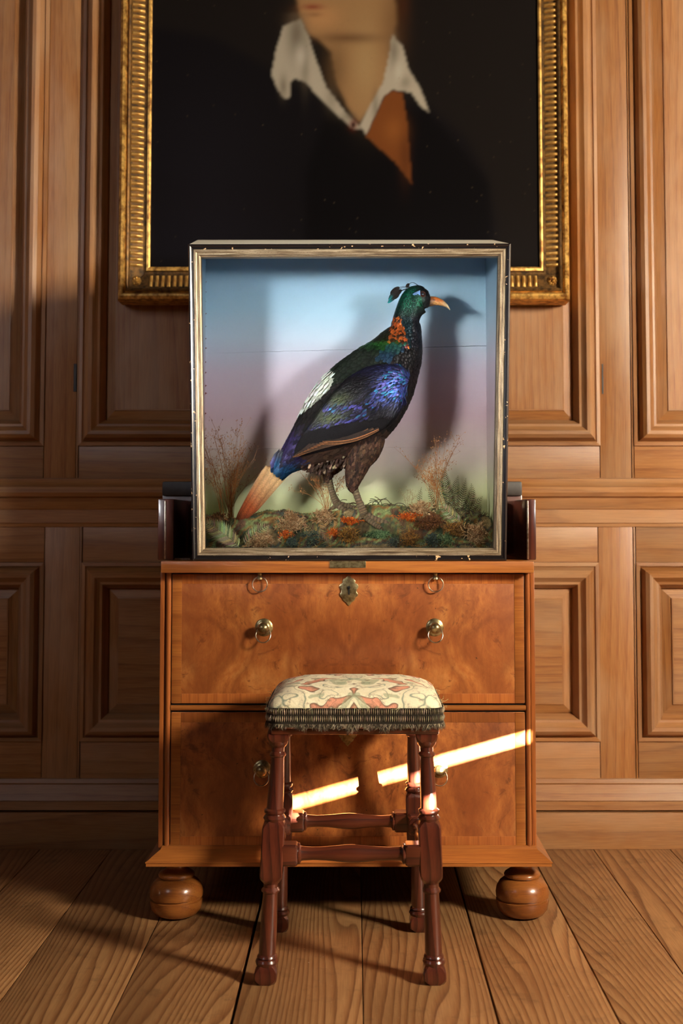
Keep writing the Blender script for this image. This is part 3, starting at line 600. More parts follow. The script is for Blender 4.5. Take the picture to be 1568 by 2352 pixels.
DK = [srgb(72, 84, 74), srgb(56, 66, 64), srgb(94, 104, 78)]; GRN = [srgb(96, 122, 78), srgb(70, 94, 62), srgb(120, 140, 92)]; BRN = [srgb(120, 72, 40), srgb(150, 96, 56), srgb(98, 60, 38)]
LG = 'lichen and moss clumps in the case'
for a in ((670, 1200, 42, 24, TAN, 420, 'large pale tan lichen clump left of the bird, behind the dark moss cushion', .055), (745, 1190, 30, 20, TAN, 260, 'pale tan lichen clump just left of the bird\'s rear leg', .08), (600, 1242, 42, 16, TAN, 260, 'low pale lichen clump at the bottom front, beside the left fern', .025),
          (966, 1172, 34, 20, TAN, 300, 'pale lichen clump at the foot of the tall right grasses', .085), (1092, 1226, 38, 24, TAN, 300, 'pale lichen clump in the lower right corner of the case', .035), (804, 1196, 28, 7, ORG, 170, 'bright orange lichen patch directly below the near foot of the bird', .06),
          (935, 1188, 36, 8, ORG, 180, 'orange lichen patch right of the bird\'s forward toe', .07), (762, 1222, 20, 12, ORG, 110, 'small orange lichen patch beside the middle fern frond', .035), (655, 1228, 20, 10, ORG, 90, 'orange lichen spot above the dark moss cushion at left', .03),
          (722, 1232, 30, 22, DK, 300, 'blackish green moss cushion in front of the middle ferns', .028), (672, 1246, 22, 14, DK, 180, 'small dark moss cushion beside the low pale lichen', .022), (990, 1240, 26, 16, DK, 220, 'dark moss cushion at the front right, below the brown heath', .026),
          (872, 1228, 34, 10, GRN, 260, 'grey-green lichen pad below the bird\'s forward toe', .045), (865, 1168, 36, 8, GRN, 200, 'green moss pad on the ridge behind the bird\'s legs', .12), (1025, 1238, 24, 16, GRN, 160, 'grey-green lichen knob at the front right', .026),
          (938, 1240, 28, 18, OCH, 240, 'golden ochre moss tuft at the front below the right fern frond', .026), (1045, 1216, 34, 16, OCH, 220, 'ochre moss tuft left of the right corner lichen', .04), (800, 1228, 34, 20, OCH, 240, 'brown-gold moss spread at the bottom centre', .03),
          (985, 1198, 44, 14, BRN, 300, 'rust-brown dried heath beneath the tall fern spray', .06), (500, 1190, 34, 9, BRN, 200, 'rust-brown dried moss behind the left fern', .10), (1085, 1190, 34, 18, [srgb(60, 38, 24), srgb(84, 54, 32)], 200, 'dark brown dried moss mass beneath the right ferns', .11), (905, 1246, 20, 12, DK, 120, 'bluish dark moss at the front centre right', .022)):
    curls(*a[:5], int(a[5]*1.6), a[6], 'lichen' if 'lichen' in a[6] else 'moss', Y=a[7], name='lichen_clump' if 'lichen' in a[6] else 'moss_clump', group=LG, rad=.0010 if a[4] is TAN else .0009, step=.0017 if a[4] in (DK, GRN, ORG) else .0029)
# ferns
def fern(p0, p1, bend, n, plen, cols, label, Y=.04, Y2=None, droop=.35):
    Y2 = Y if Y2 is None else Y2
    a = P(*p0, Y); b = P(*p1, Y2); side = (b-a).cross(V(0, 1, 0)).normalized(); mid = (a+b)/2+side*bend*(b-a).length
    pts = [a*(1-t)**2+mid*2*t*(1-t)+b*t*t for t in [i/24 for i in range(25)]]
    col = cols[0]; root = empty('fern_frond', a, label, 'fern', 'dried fern fronds in the case')
    m = MB(); m.tube(pts, [.0009*(1-.03*i) for i in range(25)], 5, col=tuple(v*.8 for v in col)); m.build('stem', moss_m, root, smooth=True)
    m = MB(); s = (Y-CY)/F*plen*1.35
    for k in range(n):
        t = (k+.5)/n; i = min(23, int(t*24)); p = pts[i]+(pts[i+1]-pts[i])*(t*24-i); tg = (pts[i+1]-pts[i]).normalized(); sd = tg.cross(V(0, 1, 0)).normalized()
        ln = s*(math.sin(math.pi*min(1, t*.82+.16))**.8)*(1-.25*t)
        for sg in (-1, 1):
            d = (sd*sg*.86+tg*.5+V(0, R.uniform(-.25, .1), 0)).normalized(); wv = tg*(ln*.13); q = p; c = tuple(v*R.uniform(.7, 1.25) for v in cols[R.randrange(len(cols))])
            e = q+d*ln+tg*ln*.12
            for v_ in (e,): v_.x = min(max(v_.x, xl+.006), xr-.006)
            mm = q+d*ln*.55+V(0, -.001, 0)
            m.add([q-wv*.5, q+wv*.5, mm+wv, e, mm-wv*.9], [(0, 1, 2, 4), (4, 2, 3)], c)
    m.build('leaflets', moss_m, root, kind='stuff')
FG = [srgb(168, 158, 112), srgb(136, 134, 88), srgb(184, 168, 122)]; FB = [srgb(140, 114, 74), srgb(112, 92, 60)]; FD = [srgb(110, 104, 68), srgb(82, 76, 50)]
fern((548, 1256), (466, 1196), -.08, 19, 24, FG, 'front left fern frond, its tip touching the left side of the case', .022)
fern((552, 1240), (478, 1208), .25, 15, 22, FG, 'arching fern frond behind the front left one', .045)
fern((562, 1250), (618, 1206), .15, 14, 17, FG, 'small greenish fern frond leaning right beside the low pale lichen', .03)
fern((756, 1248), (694, 1192), .1, 16, 15, FB, 'brown fern frond leaning left over the dark moss cushion', .022)
fern((762, 1250), (742, 1186), .1, 14, 14, FB, 'upright brown fern frond beside the dark moss cushion', .026)
fern((958, 1238), (908, 1186), .1, 14, 16, FB, 'brown fern frond leaning left below the orange lichen', .026)
fern((1044, 1180), (1020, 1072), .12, 26, 16, FD, 'tallest fern frond, arching up at the right of the case', .12, .16)
for i, (a, b, bd, nn, pl_, lb) in enumerate((((1046, 1182), (1052, 1092), .1, 22, 13, 'upright fern frond just right of the tallest one'), ((1052, 1184), (1082, 1110), -.28, 20, 13, 'fern frond with hooked dark tip nearest the right side'), ((1050, 1186), (1108, 1140), -.1, 16, 13, 'short fern frond spreading toward the right side panel'),
        ((1060, 1200), (1006, 1150), .1, 18, 15, 'fern frond spreading left across the pale lichen'), ((1070, 1206), (1012, 1196), .2, 16, 12, 'low fern frond lying left at the right of the case'), ((1078, 1200), (1106, 1160), .1, 14, 12, 'small upright fern frond in the right corner'), ((1000, 1176), (985, 1112), .06, 14, 8, 'thin dark fern spike left of the tallest frond'), ((965, 1172), (968, 1118), .1, 12, 7, 'thin dark fern spike behind the pale lichen'), ((1030, 1180), (1004, 1098), -.3, 18, 11, 'curled fern frond between the grasses and the tallest frond'), ((1055, 1190), (1070, 1098), .02, 18, 10, 'slender fern frond behind the hooked one'))):
    fern(a, b, bd, nn, pl_, FD if i not in (3, 4) else FG, lb, .11-.004*i if b[1] < 1150 else .075, .14-.004*i if b[1] < 1150 else .07)
def grass(px, py, n, spread, h, cols, label, Y=.12, lean=0, fine=10, seedr=.0015):
    root = P(px, py, Y); s = (Y-CY)/F; m = MB()
    for k in range(n):
        a = R.gauss(lean, spread); hh = h*s*R.uniform(.55, 1); c = cols[R.randrange(len(cols))]; p = root+V(R.uniform(-.006, .006), R.uniform(-.006, .006), 0); pts = [p]
        for q in range(6):
            a2 = a*(.5+q*.22)+R.gauss(0, .03); p = p+V(math.sin(a2), R.uniform(-.08, .08), math.cos(a2))*hh/6; p.x = min(max(p.x, xl+.006), xr-.006); p.y = min(max(p.y, .04), iy-.006); pts.append(p.copy())
        m.tube(pts, [.0007, .00065, .0006, .0005, .0005, .0004, .0003], 3, col=c)
        for q in range(fine):
            b = pts[3+R.randrange(4)]; e = b+V(R.gauss(0, .4)+math.sin(a)*.6, R.gauss(0, .2), R.uniform(.2, 1))*(.02*R.uniform(.4, 1.2)*h/130); e.x = min(max(e.x, xl+.005), xr-.005); e.y = min(e.y, iy-.005)
            m.tube([b, e], [.00022, .00016], 3, col=c)
            for z_ in range(2):
                d = e+V(R.gauss(0, .0025), R.gauss(0, .002), R.gauss(0, .0025)); sr = seedr*R.uniform(.4, .95)
                m.add([d+V(0, 0, sr*1.5), d+V(sr*.7, 0, 0), d-V(0, 0, sr*1.5), d-V(sr*.7, 0, 0), d+V(0, sr*.7, 0)], [(0, 1, 4), (1, 2, 4), (2, 3, 4), (3, 0, 4)], c)
    o = m.build('dried_grass', moss_m); tag(o, label, 'dried grass', 'dried grass sprays in the case')
GR = [srgb(160, 98, 50), srgb(128, 78, 42), srgb(182, 124, 70)]
grass(530, 1192, 30, .26, 205, GR, 'tall rust-brown grass spray left of the tail', .15, -.02, 13)
grass(512, 1190, 7, .1, 190, GR, 'leaning orange grass plume nearest the left side', .13, -.28, 16)
grass(750, 1180, 15, .34, 110, GR, 'fine grass spray behind the bird\'s rear leg', .14, -.02, 12)
grass(1000, 1172, 16, .20, 170, GR, 'tall golden grass spray left of the right ferns', .15, .02, 13)
grass(1020, 1170, 8, .10, 130, GR, 'leaning golden grass plume above the pale lichen', .12, -.5, 15)
grass(938, 1172, 8, .2, 60, [srgb(170, 150, 110)], 'short pale grass wisp at the left of the right lichen', .13, 0, 8)
# curly dead twigs behind the feet
m = MB()
for k in range(34):
    p = P(R.uniform(780, 905), 1166, .135)+V(0, R.uniform(-.008, .02), 0); pts = [p]; a = R.uniform(-1, 1)
    for q in range(9): a += R.uniform(.1, .5)*(1 if k % 2 else -1); p = p+V(math.sin(a), R.uniform(-.2, .2), math.cos(a)*.8)*.0042; pts.append(p)
    m.tube(pts, .0008, 4, col=tuple(v*R.uniform(.6, 1.3) for v in srgb(84, 74, 50)))
tag(m.build('dead_twigs', moss_m), 'tangle of curly dead twigs on the ridge behind the bird\'s feet', 'twigs', kind='stuff')
# ------------------------------------------------------------------ the bird
bird = empty('stuffed_pheasant', P(830, 1195, YBd), 'stuffed iridescent pheasant with green head and rufous tail, standing on moss inside the glazed case', 'bird')
SC = (YBd-CY)/F
def B(px, py, dy=0): p = P(px, py, YBd); p.y += dy; return p
class Loft:
    def __init__(s, st, n=8, y0=0, pow_=1.0, wide=None):
        q = cat_rom(st, n); s.q = q; s.n = len(q); s.y0 = y0; s.fr = []
        for i in range(s.n):
            a = q[max(i-1, 0)]; b = q[min(i+1, s.n-1)]; t = Vector((b[0]-a[0], b[1]-a[1])); t.normalize(); s.fr.append(t)
    def pt(s, u, ph):
        f = u*(s.n-1); i = min(int(f), s.n-2); k = f-i; a, b = s.q[i], s.q[i+1]; c = [a[j]*(1-k)+b[j]*k for j in range(len(a))]; t = (s.fr[i]*(1-k)+s.fr[i+1]*k).normalized()
        nx, ny = t.y, -t.x   # image-plane normal (px,py); ph=0 -> this side
        yo = c[4] if len(c) > 4 else s.y0
        return (c[0]+nx*c[2]*math.cos(ph), c[1]+ny*c[2]*math.cos(ph), yo-c[3]*SC*math.sin(ph))
    def w(s, u, ph): return B(*s.pt(u, ph))
    def frame(s, u, ph):
        p = s.w(u, ph); a = s.w(min(1, u+.01), ph)-s.w(max(0, u-.01), ph); b = s.w(u, ph+.05)-s.w(u, ph-.05)
        T = a.normalized(); n = a.cross(b).normalized(); cpt = s.w(u, ph+math.pi)
        if n.dot(p-cpt) < 0: n = -n
        return p, T, n
    def mesh(s, m, nu, nv, colf):
        rg = []; cl = []
        for i in range(nu+1):
            u = i/nu; r = [s.w(u, 2*math.pi*j/nv) for j in range(nv)]; rg.append(r)
            for j in range(nv): q = s.pt(u, 2*math.pi*j/nv); cl.append(colf(q[0], q[1], q[2]))
        m.rings(rg, col=cl)
# px, py, half-height, half-depth
body = Loft([(990, 690, 6, 6), (983, 690, 15, 13), (974, 689, 24, 20), (960, 689, 33, 25), (949, 699, 33, 27), (940, 714, 30, 27), (933, 735, 30, 27), (931, 758, 35, 31), (922, 785, 49, 40), (904, 822, 66, 54), (872, 868, 86, 66), (836, 912, 97, 73), (798, 952, 96, 72), (756, 988, 82, 62), (716, 1018, 59, 47), (684, 1042, 39, 32), (658, 1064, 25, 20), (642, 1082, 19, 13)], 6)
def near(px, py, x, y, r): return math.exp(-(((px-x)**2+(py-y)**2)/r**2))
def lerp(a, b, t): t = max(0, min(1, t)); return tuple(p*(1-t)+q*t for p, q in zip(a, b))
BLK = srgb(26, 20, 20)
def bcol(px, py, yo=0):
    c = srgb(28, 22, 20)
    # distance in front/back of body axis
    if py > 985: c = srgb(58, 38, 28)
    bk = (px-py*-1)  # px+py small = back side of the lower body
    if py < 728:  # head
        c = lerp(srgb(24, 26, 28), srgb(14, 96, 68), (near(px, py, 934, 694, 24)*.8+near(px, py, 944, 668, 15)*.9+near(px, py, 968, 699, 10))*R.uniform(.2, 1.2))
        if px > 972: c = lerp(c, srgb(34, 30, 30), .8)
    elif py < 800:
        c = lerp(srgb(24, 22, 28), srgb(20, 58, 60), .4 if px < 945 else 0)
        lim0, lim1 = 895+(py-720)*-.12, 915+(py-720)*.24
        if px < lim1+4 and py > 712: c = (srgb(190, 86, 32) if R.random() < .7 else srgb(70, 40, 22)) if px > lim0+10 else srgb(40, 38, 22)
        if py > 778: c = lerp(c, srgb(58, 112, 42), (py-782)/10) if px < 922 else c
    if 788 <= py < 880:
        e = px-(925-(py-790)*.9)
        if e < 8: c = lerp(srgb(52, 112, 44), srgb(26, 30, 22), (py+(925-px)*.35-796)/34)
        if -30 < e < 12 and py < 830: c = lerp(c, srgb(34, 66, 96), .5)
    s = px+py
    if 1612 < s < 1648 and py > 850 and px < 800: pass
    # upper tail coverts
    if px < 705 and py > 970: c = lerp(srgb(34, 28, 34), srgb(60, 46, 96), near(px, py, 668, 1015, 30)*1.1*R.random())
    if px < 690 and py > 1048 and py < 1090: c = lerp(c, srgb(26, 58, 88), (py-1056)/16)
    return c
def white(px, py): 
    if not (852 < py < 950): return False
    t = (py-852)/(950-852); edge = 768-t*80   # silhouette x on the back
    return px < edge+9+20*math.sin(math.pi*min(1, t*1.05))
m = MB(); body.mesh(m, 110, 40, lambda a, b, c: tuple(v*.5 for v in bcol(a, b, c)) if not white(a, b) else srgb(190, 188, 170)); m.build('body', plum_matt, bird, smooth=True, angle=180)
def feather(m, p, T, n, Ln, W, col, lift=.25, tipcol=None, off=.0004):
    b = T.cross(n).normalized(); o = p+n*off; tc = tipcol or col; ed = tuple(v*.72 for v in col)
    vs = [o, o+T*Ln*.35+b*W*.8+n*Ln*lift*.1, o+T*Ln*.35+n*(W*.28+Ln*lift*.2), o+T*Ln*.35-b*W*.8+n*Ln*lift*.1, o+T*Ln*.78+b*W*.82+n*Ln*lift*.35, o+T*Ln*.78+n*(W*.25+Ln*lift*.45), o+T*Ln*.78-b*W*.82+n*Ln*lift*.35, o+T*Ln+n*Ln*lift*.45]
    m.add(vs, [(0, 1, 2), (0, 2, 3), (1, 4, 5, 2), (2, 5, 6, 3), (4, 7, 5), (5, 7, 6)], [col, ed, col, ed, tuple(v*.85 for v in tc), tc, tuple(v*.85 for v in tc), tc])
def jit(c, a=.35): j = 1+R.uniform(-a, a); return tuple(max(0, v*j*(1+R.uniform(-.1, .1))) for v in c)
def cover(loft, u0, u1, du, size, wid, name, mat, colf, phr=(0, 2*math.pi), lift=.2, skip=None, parent=bird, tip=None, stag=True):
    m = MB(); u = u0; row = 0
    while u < u1:
        q = loft.q[min(loft.n-1, int(u*(loft.n-1)))]; circ = 2*math.pi*(q[2]+q[3])/2*SC; nn = max(6, int(circ/(wid*1.5)*(phr[1]-phr[0])/(2*math.pi)))
        for k in range(nn):
            ph = phr[0]+(k+(.5 if row % 2 else 0)+R.uniform(-.18, .18))*(phr[1]-phr[0])/nn; q3 = loft.pt(u, ph)
            if skip and skip(*q3): continue
            p, T, n = loft.frame(u, ph); s = R.uniform(.8, 1.2); c = jit(colf(*q3)); T2 = (T+T.cross(n)*R.gauss(0, .12)).normalized()
            feather(m, p, T2, n, size*s, wid*s, c, lift, jit(tip(*q3)) if tip else None)
        u += du; row += 1
    return m.build(name, mat, parent, smooth=True, angle=60, kind='stuff')
cover(body, .03, .37, .0052, .0060, .0026, 'head_plumage', plum, bcol, lift=.12, skip=lambda a, b, c: a > 958 and 704 < b < 742)
cover(body, .36, .56, .0085, .0125, .0048, 'neck_and_mantle_plumage', plum, bcol, lift=.16)
cover(body, .54, .97, .0105, .018, .0058, 'body_plumage', plum_matt, bcol, skip=lambda a, b, c: white(a, b), lift=.14)
m = MB()
for k in range(1100):
    u = R.uniform(.55, .86); ph = R.uniform(0, 2*math.pi); q = body.pt(u, ph)
    if white(q[0]-3, q[1]) and white(q[0]+2, q[1]):
        p, T, n = body.frame(u, ph); feather(m, p, T, n, .017, .0035, jit(srgb(236, 234, 218), .10), .12, off=.0032)
tag(m.build('white_rump', plum_matt, bird, smooth=True, angle=60, kind='stuff'), 'patch of white feathers on the lower back')
m = MB()
for k in range(420):
    u = R.uniform(.86, .985); ph = R.uniform(0, 2*math.pi); q = body.pt(u, ph); p, T, n = body.frame(u, ph)
    feather(m, p, T, n, .020, .0050, jit(lerp(srgb(48, 38, 72), srgb(26, 66, 100), (q[1]-1052)/22), .5), .08, off=.001)
m.build('upper_tail_coverts', plum, bird, smooth=True, angle=60, kind='stuff')
# wings
def wingcol(px, py, yo=0):
    c = srgb(28, 23, 26)
    sh = near(px, py, 914, 880, 30)+near(px, py, 880, 905, 20)*.6+near(px, py, 926, 900, 22)*.7
    c = lerp(c, (srgb(92, 116, 214) if R.random() < .6 else srgb(130, 122, 206)), sh*.95*R.uniform(.0, 1.05))  # blue-violet plumage, with the shoulder's bright glint put into the colour
    d = (px-760)*.62+(py-985)*.78   # across-wing bands
    s = (px-760)*.78-(py-985)*.62
    if px < 870:
        b1 = math.exp(-((py-(938+(px-800)*-.10))/11)**2)*(1 if 750 < px < 880 else 0); b2 = math.exp(-((py-(986-(px-740)*.26))/10)**2)*(1 if 715 < px < 850 else 0)
        c = lerp(c, srgb(72, 62, 136) if R.random() > .12 else srgb(40, 120, 170), max(b1, b2)*R.uniform(-.2, .9))
        ol = max(near(px, py, 772, 958, 30), near(px, py, 790, 930, 22)); c = lerp(c, srgb(72, 76, 34), ol*.8*(1-max(b1, b2)))
    if py < 870: c = lerp(c, srgb(46, 42, 76), .5*R.random())
    if sh > .4 and R.random() < .16: c = lerp(c, srgb(40, 150, 170), .6)
    return c
for sg, nm in ((-1, 'wing'), (1, 'wing')):
    def yy(h): return sg*h*SC
    wing = Loft([(938, 882, 6, 4, yy(50)), (930, 881, 24, 10, yy(52)), (912, 884, 43, 17, yy(56)), (880, 902, 62, 20, yy(62)), (842, 932, 70, 20, yy(66)), (800, 962, 62, 18, yy(64)), (756, 992, 46, 14, yy(56)), (720, 1016, 30, 9, yy(46)), (692, 1036, 16, 5, yy(36)), (676, 1048, 5, 3, yy(28))], 7)
    m = MB(); wing.mesh(m, 60, 28, lambda a, b, c: srgb(24, 19, 20)); wo = m.build(nm, plum_matt, bird, smooth=True, angle=180)
    if sg < 0: wo['label'] = 'near wing with blue-violet shoulder and purple bands'
    phr = (.02*math.pi, .98*math.pi) if sg < 0 else (1.02*math.pi, 1.98*math.pi)
    cover(wing, .04, .86, .0105, .0140 if sg < 0 else .018, .0028, 'wing_coverts', plum, wingcol, phr=phr, lift=.15, parent=wo, skip=lambda a, b, c: a < 896 and b > 986-(a-740)*.17)
    # flight feathers as single pieces along the lower edge
    for k in range(11):
        m = MB(); t = k/10; a = (872-t*95, 972+t*14-26*(t < .01)); b = (742-t*68, 1018+t*34); L_ = 20
        pts = []; off = sg*(84-t*20-k*.8)*SC
        a = (868-t*118, 985-t*4+6); 
        cc = lerp(srgb(44, 32, 26), srgb(58, 42, 34), R.random()); st = srgb(176, 108, 62)
        vs = []; cl = []
        for i in range(L_+1):
            u = i/L_; x = a[0]+(b[0]-a[0])*u; y = a[1]+(b[1]-a[1])*u+10*math.sin(math.pi*u); wd = (6.4*math.sin(math.pi*min(1, u*.8+.14))**.6)*(1 if u < .93 else .6)
            dn = Vector((b[1]-a[1], -(b[0]-a[0]))).normalized()
            for j, (e, yo) in enumerate(((-1, -.0002), (-.2, .0008), (0, .0014), (.35, .0008), (1, -.0002))):
                vs.append(B(x+dn.x*wd*e, y+dn.y*wd*e, off+sg*yo-sg*.010*u)); cl.append(st if j == 2 else (lerp(cc, srgb(150, 96, 58), .75) if (j == 4 and k > 7) or (j == 4 and k < 2) else (lerp(cc, srgb(120, 84, 60), .35) if j == 4 else jit(cc, .1))))
        m.add(vs, [(i*5+j, i*5+j+1, (i+1)*5+j+1, (i+1)*5+j) for i in range(L_) for j in range(4)], cl); m.build('flight_feather', plum_matt, wo, smooth=True, angle=120)
# tail
for k in range(10):
    t = (k-4.5)/4.5; a = (640+t*25, 1072+t*2+2); b = (556+t*15+R.uniform(-3, 3), 1196-t*10-abs(t)*4); m = MB(); L_ = 22; vs = []; cl = []; yo0 = (k % 3-1)*.0022+.006*abs(t)-.004
    dn = Vector((b[1]-a[1], -(b[0]-a[0]))).normalized()
    for i in range(L_+1):
        u = i/L_; x = a[0]+(b[0]-a[0])*u-3*math.sin(math.pi*u); y = a[1]+(b[1]-a[1])*u+3*math.sin(math.pi*u); wd = 8.5*(1 if u < .8 else math.sqrt(max(.01, 1-((u-.8)/.21)**2)))*(.7+.3*min(1, u*5))
        c = lerp(srgb(206, 160, 108), srgb(146, 66, 28), (u-.12-.16*t)/.6); c = lerp(c, srgb(84, 34, 18), (u-.80)/.25)
        for e, o_ in ((-1, .0), (-.45, -.0010), (0, -.0016), (.5, -.0009), (1, .0002)):
            vs.append(B(x+dn.x*wd*e, y+dn.y*wd*e, yo0+o_+.001*u)); f_ = .62 if abs(e) == 1 else (1.12 if e == 0 else R.uniform(.82, 1.08)); cl.append(tuple(v*f_ for v in c))
    m.add(vs, [(i*5+j, i*5+j+1, (i+1)*5+j+1, (i+1)*5+j) for i in range(L_) for j in range(4)], cl); o = m.build('tail_feather', plum_matt, bird, smooth=True, angle=120)
# loose blue-tipped coverts over the tail root
for k in range(7):
    m = MB(); x0, y0 = 637+k*5.8, 1030+k*1.5+R.uniform(-3, 3); p = B(x0+6, y0, -.020+.002*abs(k-3)); q = B(x0-14+k*1.2, y0+52-abs(k-3)*2, -.012); T = (q-p).normalized()
    feather(m, p, T, V(0, -1, 0), (q-p).length, .0085, jit(srgb(26, 22, 34), .2), .02, jit(srgb(28, 76, 112) if k % 3 else srgb(70, 60, 112), .25)); m.build('tail_covert_feather', plum, bird, smooth=True, angle=80)
# thighs
BR = [srgb(66, 42, 30), srgb(84, 58, 42), srgb(46, 30, 24)]
def thigh(st, yo, name):
    lf = Loft([(*s, yo) for s in st], 7); m = MB(); lf.mesh(m, 26, 18, lambda a, b, c: srgb(48, 32, 25)); t_ = m.build(name, plum_matt, bird, smooth=True, angle=180)
    cover(lf, .02, .97, .03, .014, .0040, 'thigh_plumage', plum_matt, lambda a, b, c: BR[R.randrange(3)], lift=.12, parent=t_)
    return t_
thigh([(842, 1000, 42, 30), (836, 1030, 38, 28), (824, 1060, 28, 22), (815, 1088, 21, 17), (811, 1108, 15, 13), (812, 1122, 9, 9)], -.022, 'thigh')
thigh([(770, 1035, 34, 24), (764, 1060, 26, 20), (755, 1080, 15, 13), (752, 1096, 9, 9)], .030, 'thigh')
# vent fluff
m = MB()
for k in range(420):
    x = R.uniform(692, 800); u = (x-692)/108; y = 1058+15*math.sin(math.pi*min(1, u*1.2))+8-R.uniform(0, 30); yo = R.uniform(-.030, .028)*(.6+.4*u)
    feather(m, B(x, y, yo), V(-.5+R.gauss(0, .3), R.gauss(0, .1), -.8).normalized(), V(0, -1, 0), .013, .003, jit(srgb(64, 44, 34) if R.random() < .88 else srgb(150, 124, 100), .4), .1)
tag(m.build('belly_fluff', plum_matt, bird, kind='stuff'))
# legs
def leg(path, yo, toes, hind, spur, name='leg'):
    m = MB(); pts = cat_rom([(*p,) for p in path], 7); sk = srgb(128, 104, 78)
    wp = [B(p[0], p[1], yo) for p in pts]; rd = [p[2]*SC*(1+.07*((i % 2)*2-1)) for i, p in enumerate(pts)]
    m.tube(wp, rd, 12, col=None); cl = []
    for i in range(len(wp)): cl += [jit(sk, .22) if i % 2 else tuple(v*.5 for v in sk)]*12
    m.c = cl; lg = m.build(name, plum_matt, bird, smooth=True, angle=60)
    for tp in toes:
        m = MB(); q = cat_rom([(*p,) for p in tp], 6); w_ = [B(p[0], p[1], yo+p[3]) for p in q]; m.tube(w_, [p[2]*SC*(1+.08*((i % 2)*2-1)) for i, p in enumerate(q)], 10)
        cl = []
        for i in range(len(w_)): cl += [jit(sk, .22) if i % 2 else tuple(v*.45 for v in sk)]*10
        m.c = cl; m.build('toe', plum_matt, lg, smooth=True, angle=60)
        e = w_[-1]; d = (w_[-1]-w_[-3]).normalized(); c2 = MB(); c2.tube([e-d*.001, e+d*.005, e+d*.009+V(0, 0, -.003)], [.0022, .0016, .0003], 8, col=srgb(86, 64, 44)); c2.build('claw', plum_matt, lg, smooth=True)
    if spur: s_ = MB(); s_.tube([B(*spur[0], yo), B(*spur[1], yo)], [.004, .0006], 8, col=srgb(110, 84, 58)); s_.build('spur', plum_matt, lg, smooth=True)
leg([(811, 1114, 9), (818, 1135, 8), (826, 1157, 8), (834, 1176, 9.5), (838, 1188, 10)], -.022, [[(838, 1184, 8, 0), (858, 1191, 7, -.004), (880, 1199, 6, -.007), (904, 1206, 4, -.008)], [(838, 1186, 8, 0), (848, 1196, 6.5, -.014), (862, 1206, 5.5, -.026), (874, 1213, 4, -.034)], [(838, 1184, 8, 0), (856, 1185, 6.5, .012), (878, 1188, 5, .022), (894, 1192, 4, .028)], [(836, 1186, 6, 0), (828, 1192, 5, .002), (820, 1196, 3.5, .004)]], None, None)
leg([(753, 1090, 8), (757, 1110, 7.5), (762, 1130, 7.5), (769, 1148, 9), (776, 1160, 10)], .030, [[(776, 1157, 8, 0), (796, 1163, 7, -.002), (815, 1168, 6, -.004), (832, 1174, 4, -.006)], [(776, 1160, 8, 0), (790, 1171, 6.5, -.012), (804, 1180, 5, -.02), (816, 1186, 4, -.026)], [(774, 1158, 7, 0), (792, 1160, 6, .012), (808, 1164, 4, .02)], [(772, 1160, 6, 0), (764, 1166, 5, .002), (757, 1170, 3, .002)]], None, ((752, 1110), (741, 1112)))
# beak
bk = Loft([(980, 693, 12.5, 10), (990, 692, 11.5, 8.5), (1000, 692, 10, 7), (1012, 695, 7.6, 5.2), (1022, 700, 4.8, 3.4), (1029, 706, 2.4, 1.9), (1033, 712, .5, .5)], 6)
m = MB(); bk.mesh(m, 36, 20, lambda a, b, c: lerp(lerp(srgb(52, 38, 28), srgb(176, 94, 38) if b < 694 else srgb(190, 132, 74), (a-986)/14), srgb(200, 168, 124), (a-1014)/12)); bo = m.build('beak', plain('x', (1, 1, 1)), bird, smooth=True, angle=180)
horn = attr('polished_horn', .28, 0, 260, .1, .5); bo.data.materials[0] = horn
m = MB(); m.tube([B(982, 699, -.0078), B(994, 701, -.0068), (B(1006, 702, -.0045)), B(1018, 703, -.002)], [.0006, .0007, .0006, .0004], 6, col=srgb(60, 36, 22)); m.build('beak_seam', horn, bird, smooth=True)
m = MB(); m.tube([B(993, 690, -.0086), B(999, 691, -.0078)], [.0009, .0007], 8, col=srgb(30, 20, 16)); m.build('nostril', horn, bird, smooth=True)
# eye
ec = B(969, 680, -.0222); m = MB()
def disc(r0, r1, dep, col, nm, mat): mm = MB(); mm.lathe(ec+V(0, .004, 0), ec+V(0, -dep, 0), [(0, r0), (.6, r0), (.85, r0*.8), (1, r1)], 24, col=col); return mm.build(nm, mat, bird, smooth=True, angle=70)
gl = attr('glass_eye', .05, 0); gl.node_tree.nodes['Principled BSDF'].inputs['Coat Weight'].default_value = 1
eye = disc(.0060, .003, .0028, srgb(72, 28, 14), 'eye', gl)
mm = MB(); mm.lathe(ec+V(0, -.0018, 0), ec+V(0, -.0042, 0), [(0, .0040), (.6, .0034), (1, .0008)], 20, col=(.003, .003, .003)); mm.build('pupil', gl, eye, smooth=True, angle=80)
m = MB(); m.tube([ec+V(.0066*math.cos(a), -.0004, .0066*math.sin(a)) for a in [2*math.pi*k/24 for k in range(25)]], .0009, 6, col=srgb(60, 44, 40)); m.build('eye_rim', plum_matt, eye, smooth=True)
m = MB(); q = [(963, 671), (950, 677), (946, 680), (952, 685), (961, 689), (964, 683)]
vs = [B(a, b, -.0238 if a > 955 else -.0256) for a, b in q]; vs2 = [v+V(0, .006, 0) for v in vs]; m.rings([vs, vs2]); o = m.build('eye_patch', plain('blue_skin', srgb(104, 138, 196), .6), bird); o['label'] = 'bare blue skin patch behind the eye'
